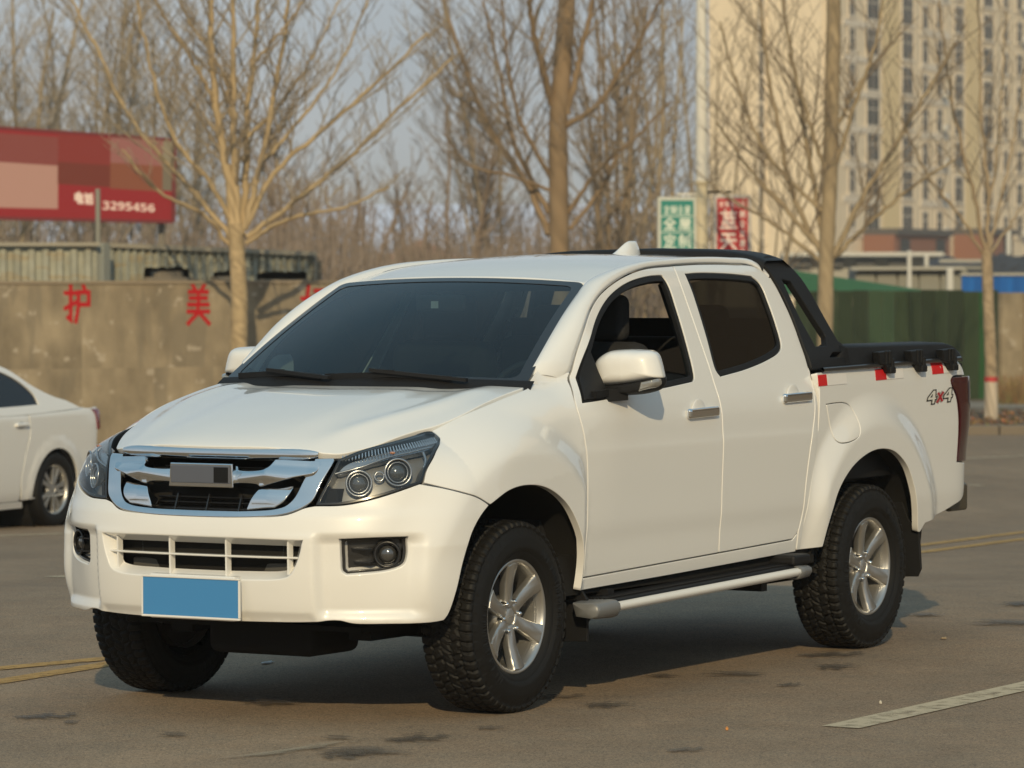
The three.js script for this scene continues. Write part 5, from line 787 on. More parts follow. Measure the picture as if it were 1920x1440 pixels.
// ---------- cargo bed ----------
const flapO = spline([[-2.634, 1.118, 1], [-2.72, 1.122], [-2.812, 1.120], [-2.862, 1.105], [-2.885, 1.070], [-2.893, 1.003], [-2.872, .972], [-2.80, .950], [-2.71, .948], [-2.684, .965], [-2.672, 1.0]], .008);
{
  const o = [[-2.553, 1.262, 1], [-3.3, 1.277], [-4.06, 1.289, 1], [-4.11, 1.245], [-4.135, 1.215, 1], [-3.97, 1.212], [-3.945, 1.195], [-3.955, 1.17], [-4.0, 1.12], [-4.025, 1.04], [-4.028, .95], [-4.018, .81, 1], [-4.215, .795, 1], [-4.19, .70], [-4.12, .632], [-4.0, .60], [-3.87, .572], [-3.62, .538, 1], [-3.585, .50, 1], [-3.562, .50], [-3.512, .605], [-3.455, .721], [-3.383, .812], [-3.258, .881], [-3.122, .903], [-2.972, .889], [-2.80, .825], [-2.672, .721], [-2.604, .58], [-2.588, .488, 1], [-2.415, .482, 1], [-2.442, .616], [-2.484, .779], [-2.534, .941], [-2.562, 1.10], [-2.568, 1.185]];
  const lo = spline(o, .014);
  const bl = panel(lo, [flapO], bedSide, { h: .0125, sign: -1, depth: .03, gap: .002 });
  part('bed_side', bl, M.paint, truck);
  part('bed_side', mir(panel(lo, [], bedSide, { h: .024, sign: -1, depth: .03, gap: .002 })), M.paint, truck);
  part('fuel_flap', panel(flapO, [], bedSide, { h: .02, sign: -1, gap: .0012, r: .003 }), M.paint, truck);
  // rear lamps, tailgate, rear bumper
  const tl = spline([[-3.97, 1.212, 1], [-4.14, 1.216, 1], [-4.20, 1.168], [-4.232, 1.12], [-4.222, 1.06], [-4.215, .93], [-4.20, .803, 1], [-4.024, .808, 1], [-4.034, .95], [-4.031, 1.04], [-4.006, 1.12], [-3.958, 1.172], [-3.950, 1.192]], .012);
  const red = phy([.048, .005, .006], { roughness: .08, clearcoat: 1, clearcoatRoughness: .03 });
  both('tail_lamp', panel(tl, [], (u, v) => { const p = bedSide(u, v); p[2] += .020 * sm(-3.97, -4.12, u) * sm(.80, 1.1, v); p[0] -= .015 * sm(-4.1, -4.2, u); return p; }, { h: .018, sign: -1, gap: .003, depth: .04, off: .003 }), red, truck, 'tall dark red tail lamp');
  part('tailgate', box(.05, .60, 1.50, -4.235, .93, 0, .02), M.paint, truck);
  part('bed_floor', [box(1.68, .03, 1.44, -3.40, .76, 0), box(.03, .50, 1.5, -2.575, 1.0, 0)], M.black, truck);
  both('bed_wall', box(1.66, .50, .04, -3.40, 1.02, -.80), M.black);
  part('rear_bumper', [box(.13, .12, 1.50, -4.335, .635, 0, .03)], M.gloss, truck);
  both('bumper_step', [box(.20, .13, .035, -4.285, .625, -.765, .015), box(.10, .10, .04, -4.36, .645, -.745, .015)], std([.10, .085, .06], .4, .4));
  // red and white reflective tape
  const redT = std([.62, .012, .014], .45), whT = std([.80, .77, .74], .4);
  const tape = (u0, u1, v0, v1, sl) => panel([[u0, v0], [u1, v0 + sl], [u1 - .0, v1 + sl], [u0 + .0, v1]].flatMap((p, i, a) => { const q = a[(i + 1) % 4]; return [0, 1, 2, 3, 4].map(k => [lerp(p[0], q[0], k / 5), lerp(p[1], q[1], k / 5)]); }), [], bedSide, { h: .03, sign: -1, off: .0025, gap: 0, r: .0006, depth: .002 });
  for (const [a, b, v] of [[-2.560, -2.645, 1.200], [-3.140, -3.250, 1.213], [-3.745, -3.868, 1.228]]) both('reflective_tape', tape(a, b, v, v + .050, .002), redT, truck, 'red stripe of reflective tape');
  for (const [a, b, v] of [[-2.647, -2.84, 1.202], [-3.252, -3.43, 1.215], [-3.87, -4.02, 1.231]]) both('reflective_tape', tape(a, b, v, v + .048, .003), whT, truck, 'white stripe of reflective tape');
  // 4x4 decal
  const decal = canvas(512, 256, (x, w, h) => {
    x.clearRect(0, 0, w, h); x.lineJoin = 'miter';
    const four = (ox) => { x.beginPath(); [[118, 14], [168, 14], [168, 128], [190, 128], [182, 172], [160, 172], [150, 236], [92, 236], [102, 172], [10, 172], [20, 120]].forEach((p, i) => x[i ? 'lineTo' : 'moveTo'](p[0] + ox, p[1])); x.closePath(); x.fillStyle = '#d9d6cd'; x.fill(); x.lineWidth = 19; x.strokeStyle = '#1c1c1e'; x.stroke(); x.beginPath(); [[112, 62], [104, 128], [62, 128]].forEach((p, i) => x[i ? 'lineTo' : 'moveTo'](p[0] + ox, p[1])); x.closePath(); x.fillStyle = '#1c1c1e'; x.fill(); };
    four(4); four(306);
    x.lineCap = 'butt'; for (const [c, l] of [['#2a1416', 64], ['#d8d4cc', 52], ['#a31824', 40]]) { x.strokeStyle = c; x.lineWidth = l; x.beginPath(); x.moveTo(212, 64); x.lineTo(300, 214); x.moveTo(312, 58); x.lineTo(196, 222); x.stroke(); }
  });
  const dm = new THREE.MeshStandardMaterial({ map: decal, transparent: true, roughness: .4, alphaTest: .4 });
  const dRows = (flip) => { const rows = []; for (let i = 0; i <= 14; i++) { const r = []; for (let j = 0; j <= 4; j++) { const u = lerp(-3.660, -3.962, i / 14), v = lerp(1.082, 1.156, j / 4) + .010 * i / 14 + 0, b = bedSide(u - .012 * j / 4, v); r.push([b[0], b[1], b[2] + .0025]); } rows.push(r); } return sheet(rows); };
  const dl = dRows(); part('four_by_four_decal', dl, dm, truck, '4x4 decal in black outline with a red x');
  // inner shell of arches, floor and cab so that nothing shows through
  const liner = (uc, r, v0) => { const rows = []; for (let i = 0; i <= 26; i++) { const a = lerp(-.22, 1.14, i / 26) * Math.PI, r2 = []; const uu = uc + r * Math.cos(a), vv = Math.max(.40, AXLE + r * .98 * Math.sin(a)), wo = uc < -1 ? BW(uu, vv) - .02 : noseU(vv) > uu + .02 ? W(uu, vv) - .02 : .3; for (const k of [0, .5, 1]) r2.push([uu, vv, lerp(.30, Math.max(.31, Math.min(.905, wo)), k)]); rows.push(r2); } const rows2 = []; for (let i = 0; i <= 20; i++) { const a = lerp(-.2, 1.2, i / 20) * Math.PI, r2 = []; for (const k of [1, .4, 0]) r2.push([uc + r * k * Math.cos(a), Math.max(.40, AXLE + r * k * Math.sin(a)), .30]); rows2.push(r2); } return merge([sheet(rows), sheet(rows2)]); };
  both('arch_liner', liner(0, .545), M.matte); both('arch_liner', liner(-WB, .57), M.matte);
}
{ // black sport bar over the bed, rails and clamps
  const sbW = curve([[1.22, .868], [1.30, .850], [1.38, .812], [1.50, .752], [1.62, .694], [1.72, .640], [1.80, .585]]);
  const P = (u, v) => [u, v, sbW(v)];
  const o = spline([[-2.572, 1.272, 1], [-2.582, 1.38], [-2.600, 1.50], [-2.598, 1.60], [-2.572, 1.70], [-2.55, 1.745, 1], [-2.62, 1.782], [-2.72, 1.772], [-2.80, 1.735], [-2.850, 1.68, 1], [-2.872, 1.63], [-2.935, 1.40, 1], [-3.0, 1.372], [-3.13, 1.368, 1], [-3.13, 1.278, 1]], .016);
  const tri = spline([[-2.652, 1.672, 1], [-2.725, 1.662, 1], [-2.835, 1.42, 1], [-2.80, 1.378, 1], [-2.690, 1.376, 1], [-2.660, 1.52]], .014);
  const slot = spline([[-2.785, 1.326, 1], [-2.835, 1.345, 1], [-3.0, 1.345, 1], [-3.055, 1.322, 1]], .014);
  const plate = panel(o, [tri, slot], P, { h: .03, sign: -1, gap: 0, r: .007, depth: .05, holeDepth: .028, holeR: .005 });
  both('sport_bar_leg', plate, M.trim);
  const hoop = []; for (let i = 0; i <= 36; i++) { const t = i / 36 * 2 - 1, a = Math.abs(t), w = .638 * t, v = 1.813 - .046 * Math.pow(a, 6), r = []; for (const [du, dv] of [[-2.545 + .02, -.045], [-2.535, -.012], [-2.555, 0], [-2.72, .004], [-2.80, -.03], [-2.80, -.07], [-2.60, -.07], [-2.525, -.045]]) r.push([du, v + dv - .012 * a, w]); hoop.push(r); }
  part('sport_bar_hoop', sheet(hoop, true), M.trim, truck);
  const rail = []; for (const [u, k] of [[-2.90, 1], [-2.93, 1], [-3.2, 1], [-3.9, 1], [-4.0, .97], [-4.07, .82], [-4.13, .40], [-4.14, .3]]) { const r = [], t = u === -2.90 || u === -4.14 ? 0 : 1, top = 1.30 + .075 * k; for (const [w, v] of [[.872, 1.283], [.866, 1.30], [.852, lerp(1.30, top, .82)], [.838, top - .004], [.822, top], [.72, top + .004], [.70, top - .01], [.70, 1.28], [.872, 1.283]]) r.push([u, lerp(1.30, v, t), lerp(.8, w, t)]); rail.push(r); }
  both('bed_rail', sheet(rail), M.trim);
  both('rail_seal', [pipe([p3(-2.60, 1.272, .893), p3(-3.3, 1.284, .897), p3(-4.06, 1.296, .890)], .011, 8, 40)], M.gloss);
  for (const u of [-3.155, -3.49, -3.835]) {
    const cl = [];
    cl.push(solid([[0, 0], [.125, .004], [.165, -.078], [.100, -.088], [.072, -.055], [.022, -.045]], .030, .005).rotateY(Math.PI).translate(u + .02, 1.338, -.880));
    for (const k of [.045, .082]) cl.push(box(.014, .060, .014, u - k, 1.316, -.914, .003));
    cl.push(box(.055, .030, .032, u - .108, 1.258, -.908, .006), box(.024, .06, .022, u - .108, 1.282, -.912, .004));
    both('bed_clamp', cl, M.trim);
  }
}
// ---------- mirrors ----------
{
  const cap = resample(spline([[.772, 1.238, 1], [.768, 1.285], [.772, 1.336], [.788, 1.357], [.838, 1.384], [.90, 1.391], [.975, 1.390], [1.030, 1.384], [1.052, 1.370], [1.068, 1.335], [1.084, 1.278, 1], [1.0, 1.262], [.88, 1.246]], .01), 90);
  const mW = (w, z) => .772 + (w - .772) * (.955 + Math.min(0, z) * 1.6);
  const capRows = pillow(cap, [.925, 1.315], .085, (w, v, z) => [-.830 + z - .08 * (w - .925) * (w > .925 ? 1.2 : .25), v, mW(w, z)], { p: 4.2, q: .5, back: .07 });
  const base = resample(spline([[.772, 1.244, 1], [.88, 1.250], [1.0, 1.266], [1.084, 1.282, 1], [1.083, 1.255], [1.066, 1.234], [1.0, 1.214], [.90, 1.205], [.80, 1.198, 1]], .01), 80);
  const baseRows = pillow(base, [.92, 1.236], .082, (w, v, z) => [-.837 + z - .08 * (w - .925) * (w > .925 ? 1.2 : .25), v, mW(w, z)], { p: 5, q: .5, back: .06 });
  const glassO = resample(spline([[.80, 1.225], [.795, 1.33], [.85, 1.372], [1.0, 1.375], [1.05, 1.33], [1.066, 1.26]], .01), 50);
  for (const sg of [1, -1]) {
    const m = sg > 0 ? g => g : mir;
    const mh = part('mirror_housing', m(sheet(capRows)), M.paint, truck);
    part('mirror_base', m(sheet(baseRows)), M.trim, mh);
    part('mirror_glass', m(sheet(pillow(glassO, [.93, 1.31], .004, (w, v, z) => [-.902 - z - .08 * (w - .925) * (w > .925 ? 1.2 : .25), v, mW(w, -.05)], { rings: 4 }))), M.chrome, mh);
    const ts = resample(spline([[1.003, 1.264, 1], [1.078, 1.277, 1], [1.079, 1.256], [1.066, 1.240], [1.045, 1.233], [.99, 1.218, 1]], .008), 50);
    part('turn_signal', m(sheet(pillow(ts, [1.035, 1.25], .080, (w, v, z) => [-.831 + z - .08 * (w - .925) * (w > .925 ? 1.22 : .25), v, mW(w, z) + .001], { p: 6, q: .5 }))), phy([.34, .335, .32], { roughness: .1, metalness: .4, clearcoat: 1 }), mh);
    part('mirror_arm', m(merge([bar(p3(-.70, 1.205, .845), p3(-.80, 1.212, .915), .035, .05), bar(p3(-.625, 1.212, .852), p3(-.80, 1.222, .86), .05, .028)])), M.trim, mh);
  }
}
// ---------- wheels ----------
const wheelParts = (() => {
  const R = .374, HW = .122;
  // tyre: carcass with cut tread
  const NS = 620, prof = [];
  for (let i = 0; i <= 6; i++) { const t = i / 6; prof.push([.222 + t * .03, .098 + .018 * Math.sin(t * Math.PI / 2), 0]); }
  for (let i = 1; i <= 10; i++) { const t = i / 10; prof.push([.252 + t * .094, .116 + .012 * Math.sin(Math.PI * (.25 + .75 * t)) - .010 * t * t, 0]); }
  const sh = 9; for (let i = 1; i <= sh; i++) { const t = i / sh * Math.PI / 2; prof.push([.346 + .024 * Math.sin(t), .1142 - .022 * (1 - Math.cos(t)), 1]); }
  const half = prof.slice(), X = []; for (let i = 1; i < 40; i++) { const x = .0922 - .1844 * i / 40; X.push([.370 + .004 * (1 - Math.pow(x / .0922, 2)), x, 2]); }
  const full = [...half, ...X, ...half.slice().reverse().map(p => [p[0], -p[1], p[2]])];
  const PN = 58, circ = 2 * Math.PI;
  const tread = (a, x) => { // depth cut 0..1
    const ph = a / circ * PN, zig = (o, amp) => amp * (Math.abs(((ph + o) % 1 + 1) % 1 * 2 - 1) * 2 - 1);
    let cut = 0; const ax = Math.abs(x), s = Math.sign(x);
    for (const [c, o, w] of [[-.062, .3, .0032], [-.021, .8, .0030], [.021, .3, .0030], [.062, .8, .0032]]) { const d = Math.abs(x - c - zig(o, .0055)); cut = Math.max(cut, 1 - sm(w, w + .0022, d)); }
    const col = x < -.062 ? 0 : x < -.021 ? 1 : x < .021 ? 2 : x < .062 ? 3 : 4;
    const q = ph * (col === 0 || col === 4 ? 1 : .75) + [.1, .55, .0, .35, .6][col] + [.9, 9, -11, 7, -.9][col] * x * (col === 0 || col === 4 ? 6 : 1);
    const f = ((q % 1) + 1) % 1, width = col === 0 || col === 4 ? .10 : .07; const df = Math.min(f, 1 - f); cut = Math.max(cut, 1 - sm(width, width + .05, df));
    const f2 = ((q + .5) % 1 + 1) % 1, d2 = Math.min(f2, 1 - f2); if (ax < .060) cut = Math.max(cut, .4 * (1 - sm(.014, .03, d2)));
    return cut;
  };
  const pos = [], uv = [], ind = [], C = full.length;
  for (let i = 0; i <= NS; i++) { const a = i / NS * circ; full.forEach(([r, x, k], j) => {
    let rr2 = r, xx = x;
    if (k === 2) rr2 -= .0085 * tread(a, x);
    else if (k === 1) { const t = (r - .346) / .024; const f = ((a / circ * PN + .1 + .6 * (x < 0)) % 1 + 1) % 1, df = Math.min(f, 1 - f), c = 1 - sm(.12, .17, df), q = .0085 * c * sm(.0, .3, t); rr2 -= q * t; xx -= Math.sign(x) * q * .8; }
    else if (r > .318) { const f = ((a / circ * PN * .5) % 1 + 1) % 1; const c = sm(.318, .326, r) * (1 - sm(.338, .345, r)) * (f < .5 ? 1 : 0); xx += Math.sign(x) * .0022 * c; }
    else if (r > .300 && r < .312) xx += Math.sign(x) * .003 * Math.sin((r - .300) / .012 * Math.PI);
    else if (r > .262 && r < .300) { const l = hash3(Math.floor(a * 36), 5, 3) > .45 && (((a + .4) % 3.14159) < 1.3) && (a * 36 % 1) < .7 ? 1 : 0; xx += Math.sign(x) * .0035 * l * sm(.262, .268, r) * (1 - sm(.292, .298, r)); }
    pos.push(rr2 * Math.cos(a), rr2 * Math.sin(a), xx); uv.push(a, x); }); }
  for (let i = 0; i < NS; i++) for (let j = 0; j < C - 1; j++) { const a = i * C + j, b = a + 1, c = a + C, d = c + 1; ind.push(a, c, b, b, c, d); }
  const tyre = new THREE.BufferGeometry(); tyre.setAttribute('position', new THREE.Float32BufferAttribute(pos, 3)); tyre.setAttribute('uv', new THREE.Float32BufferAttribute(uv, 2)); tyre.setIndex(ind); tyre.computeVertexNormals();
  // rim: outward face at +z
  const lathe = pts => new THREE.LatheGeometry(pts.map(p => new THREE.Vector2(p[0], p[1])), 96).rotateX(Math.PI / 2);
  const lip = lathe([[.196, .062], [.203, .084], [.208, .094], [.213, .0985], [.219, .100], [.223, .097], [.225, .09], [.224, .075]]);
  const barrel = lathe([[.198, .070], [.192, .040], [.189, .0], [.186, -.06], [.190, -.1]]);
  const spokes = []; const sp = [[-.024, .040], [-.0205, .070], [-.0215, .105], [-.025, .15], [-.032, .1995], [-.015, .2035], [.015, .2035], [.032, .1995], [.025, .15], [.0215, .105], [.0205, .070], [.024, .040]];
  for (let k = 0; k < 6; k++) {
    const s = new THREE.ExtrudeGeometry(new THREE.Shape(spline(sp.map((p, i) => i === 0 || i === 4 || i === 7 || i === 11 ? [...p, 1] : p), .008).map(p => new THREE.Vector2(...p))), { depth: .022, bevelEnabled: true, bevelThickness: .007, bevelSize: .006, bevelSegments: 3, steps: 1 });
    const p = s.attributes.position; for (let i = 0; i < p.count; i++) { const y = p.getY(i), x = p.getX(i), t = clamp((y - .05) / .15, 0, 1); p.setZ(i, p.getZ(i) + .045 + .026 * t * t - .006 * Math.pow(x / .03, 2) * (p.getZ(i) > .01 ? 1 : 0) * (1 - t)); }
    s.computeVertexNormals(); const cs = toCreasedNormals(s, .6); spokes.push(cs.rotateZ(k * Math.PI / 3));
  }
  const hub = lathe([[.0, .068], [.03, .0675], [.044, .064], [.052, .058], [.074, .052], [.078, .03], [.08, 0]]);
  const cap = lathe([[0, .0735], [.018, .073], [.029, .071], [.0335, .066], [.034, .056]]);
  const nuts = []; for (let k = 0; k < 6; k++) { const a = (k + .5) * Math.PI / 3 + Math.PI / 2; nuts.push(new THREE.CylinderGeometry(.0085, .011, .024, 12).rotateX(Math.PI / 2).translate(.0605 * Math.cos(a), .0605 * Math.sin(a), .066), new THREE.SphereGeometry(.0088, 12, 8).translate(.0605 * Math.cos(a), .0605 * Math.sin(a), .077)); }
  const disc = merge([new THREE.CylinderGeometry(.145, .145, .02, 48).rotateX(Math.PI / 2).translate(0, 0, -.015), new THREE.CylinderGeometry(.186, .186, .01, 48).rotateX(Math.PI / 2).translate(0, 0, -.05)]);
  const emb = merge([-1.5, -.5, .5, 1.5].map(k => box(.006, .007, .0016, k * .0085, 0, .0738)));
  return { tyre, rim: merge([lip, barrel]), spokes, hub, cap, nuts, disc, emb };
})();
{
  const alloyMask = M.alloy, steel = std([.035, .03, .027], .6, .4);
  for (const [u, s, turn] of [[0, 1, .11], [0, -1, .55], [-WB, 1, .21], [-WB, -1, .4]]) {
    const w = new THREE.Group(); w.name = numbered('wheel'); w.position.set(u, .372, -s * .782); w.rotation.set(0, s > 0 ? Math.PI : 0, 0); truck.add(w);
    const spin = new THREE.Matrix4().makeRotationZ(turn), g = q => q.clone().applyMatrix4(spin);
    part('tyre', g(wheelParts.tyre), M.rubber, w); part('rim', g(wheelParts.rim), alloyMask, w); part('hub', g(wheelParts.hub), alloyMask, w);
    wheelParts.spokes.forEach(q => part('spoke', g(q), alloyMask, w));
    const c = part('hub_cap', g(wheelParts.cap), std([.40, .395, .385], .42, .7), w); part('brake_disc', wheelParts.disc, steel, w);
    part('hub_emblem', wheelParts.emb, M.chrome, w);
    wheelParts.nuts.filter((q, i) => i % 2 === 0).forEach((q, i) => part('lug_nut', g(merge([q, wheelParts.nuts[i * 2 + 1]])), M.chrome, w));
  }
}
{ // mud flaps, running boards, underside
  both('mud_flap', solid([[-.60, .56], [-.80, .56], [-.84, .46], [-.885, .40], [-.885, .26], [-.885, .235], [-.64, .225], [-.62, .25]].map(p => [-p[0], p[1]]), .012, .002).rotateY(Math.PI / 2).translate(-.545, 0, 0), M.trim);
  both('mud_flap', solid([[-.60, .66], [-.80, .66], [-.84, .56], [-.895, .50], [-.905, .33], [-.888, .295], [-.64, .285], [-.61, .31]].map(p => [-p[0], p[1]]), .012, .002).rotateY(Math.PI / 2).translate(-3.60, 0, 0), M.trim);
  const sec = [[.78, .372], [.785, .398], [.935, .398], [.955, .392], [.958, .372]], bd = []; for (const u of [-.58, -2.24]) bd.push(sec.map(([w, v]) => [u, v + (u + .58) * -.023, w]));
  const rb = both('running_board', [sheet(bd), ...[0, 1, 2, 3, 4].map(k => box(1.64, .006, .010, 0, 0, 0).rotateZ(-.023).translate(-1.41, .420, -(.86 + .018 * k)))], M.black);
  const tube = []; for (let i = 0; i <= 40; i++) { const t = i / 40, u = lerp(-.60, -2.215, t), r = []; for (const [w, v] of [[.955, .398], [.972, .398], [.988, .386], [.990, .362], [.978, .338], [.958, .330], [.94, .340], [.94, .375], [.955, .398]]) r.push([u, lerp(.368, v, .56) + (u + .58) * -.023, w]); tube.push(r); }
  both('board_edge', sheet(tube), std([.74, .73, .70], .42));
  const endc = std([.19, .195, .20], .4, .2);
  const capF = []; for (const [u, k] of [[-.44, .0], [-.441, .80], [-.46, .92], [-.60, 1.06], [-.605, 1.06], [-.606, .9]]) { const r = []; for (const [w, v] of [[.86, .402], [.955, .404], [.975, .402], [.993, .388], [.996, .362], [.982, .332], [.956, .322], [.88, .330], [.86, .402]]) r.push([u, .362 + (v - .362) * k * .85, .93 + (w - .93) * k]); capF.push(r); }
  const capR = []; for (const [u, k] of [[-2.205, .8], [-2.206, 1.0], [-2.24, 1.0], [-2.31, .9], [-2.335, .7], [-2.336, 0]]) { const r = []; for (const [w, v] of [[.86, .412], [.955, .414], [.975, .412], [.993, .400], [.996, .378], [.982, .348], [.956, .338], [.88, .345], [.86, .412]]) r.push([u, .403 + (v - .378) * k * .8, .93 + (w - .93) * k]); capR.push(r); }
  both('board_end', sheet(capF), endc); both('board_end', sheet(capR), endc);
  both('board_bracket', box(.16, .045, .14, -2.26, .456, -.90, .015), M.trim); for (const u of [-.72, -2.05]) both('board_bracket', box(.05, .10, .3, u, .38, -.74), M.trim); both('sill_light_block', box(2.3, .16, .34, -1.45, .50, -.68), M.matte);  // last boxes, behind the sill, added to stop sunlight leaking onto the ground
  part('chassis', [box(3.9, .10, 1.25, -1.75, .42, 0), box(4.6, .14, .10, -1.9, .36, .42), box(4.6, .14, .10, -1.9, .36, -.42), box(.12, .12, 1.3, 0, .34, 0), box(.9, .02, 1.05, .10, .345, 0), box(.10, .10, 1.35, -WB, .37, 0), box(.3, .26, .3, -WB, .37, 0, .08), box(.35, .16, .5, .30, .30, 0, .04), box(1.6, .12, .25, -1.2, .33, .1)], M.matte, truck);  // dark boxes for frame and axles, also closing the underside against light
  part('engine_bay_filler', [box(.9, .5, 1.05, .12, .75, 0), box(.25, .34, 1.1, .62, .72, 0)], M.matte, truck);  // dark filler boxes added to block light in the body gaps
}
{ // cabin: floor, dashboard, seats, wheel, mirror
  const dark = std([.014, .014, .016], .85), seat = std([.018, .018, .019], .9), beige = std([.32, .28, .22], .8);
  const C = part('cabin', [box(2.1, .05, 1.55, -1.55, .52, 0), box(.05, .72, 1.5, -.42, .85, 0), box(.04, 1.0, 1.4, -2.60, 1.0, 0), box(2.0, .6, .03, -1.55, .80, .80), box(2.0, .6, .03, -1.55, .80, -.80)], dark, truck);
  part('dashboard', [box(.42, .22, 1.42, -.60, 1.12, 0, .06), box(.30, .07, .46, -.70, 1.235, -.38, .03), box(.5, .30, .26, -.9, .85, 0, .04)], dark, C);
  part('steering_wheel', [new THREE.TorusGeometry(.185, .016, 12, 48).rotateY(Math.PI / 2).rotateZ(.42).translate(-.90, 1.16, -.38), box(.03, .03, .34, -.90, 1.15, -.38), box(.05, .12, .12, -.88, 1.14, -.38, .02)], std([.03, .03, .03], .5), C);
  const seatG = (u, w, W2) => [box(.52, .16, W2, u, .80, w, .06), box(.16, .62, W2, u - .27, 1.10, w, .07).rotateZ(0), box(.09, .20, .26, u - .31, 1.51, w, .04), box(.02, .12, .02, u - .31, 1.40, w - .07), box(.02, .12, .02, u - .31, 1.40, w + .07)];
  for (const w of [-.38, .38]) part('seat', seatG(-1.22, w, .50), seat, C);
  part('rear_bench', [box(.48, .16, 1.3, -2.12, .82, 0, .06), box(.14, .60, 1.3, -2.42, 1.12, 0, .06), box(.08, .16, .24, -2.45, 1.48, -.38, .04), box(.08, .16, .24, -2.45, 1.48, .38, .04)], seat, C);
  part('cabin_mirror', [box(.03, .07, .24, -.86, 1.575, 0, .014), box(.10, .02, .02, -.90, 1.615, 0)], dark, C);
  part('mirror_sticker', box(.004, .03, .035, -.84, 1.57, .02), std([.5, .52, .5], .4), C);
  part('headliner', sheet([-1.06, -1.5, -2.0, -2.5].map((u, i) => [-.50, -.25, 0, .25, .50].map(w => [u, [1.625, 1.69, 1.70, 1.68][i], w]))), std([.05, .05, .048], .9), C);
  for (const s of [1, -1]) part('pillar_trim', [bar(p3(-1.66, 1.25, s * .80), p3(-1.72, 1.66, s * .61), .10, .05)], dark, C);
}
shadows(truck);
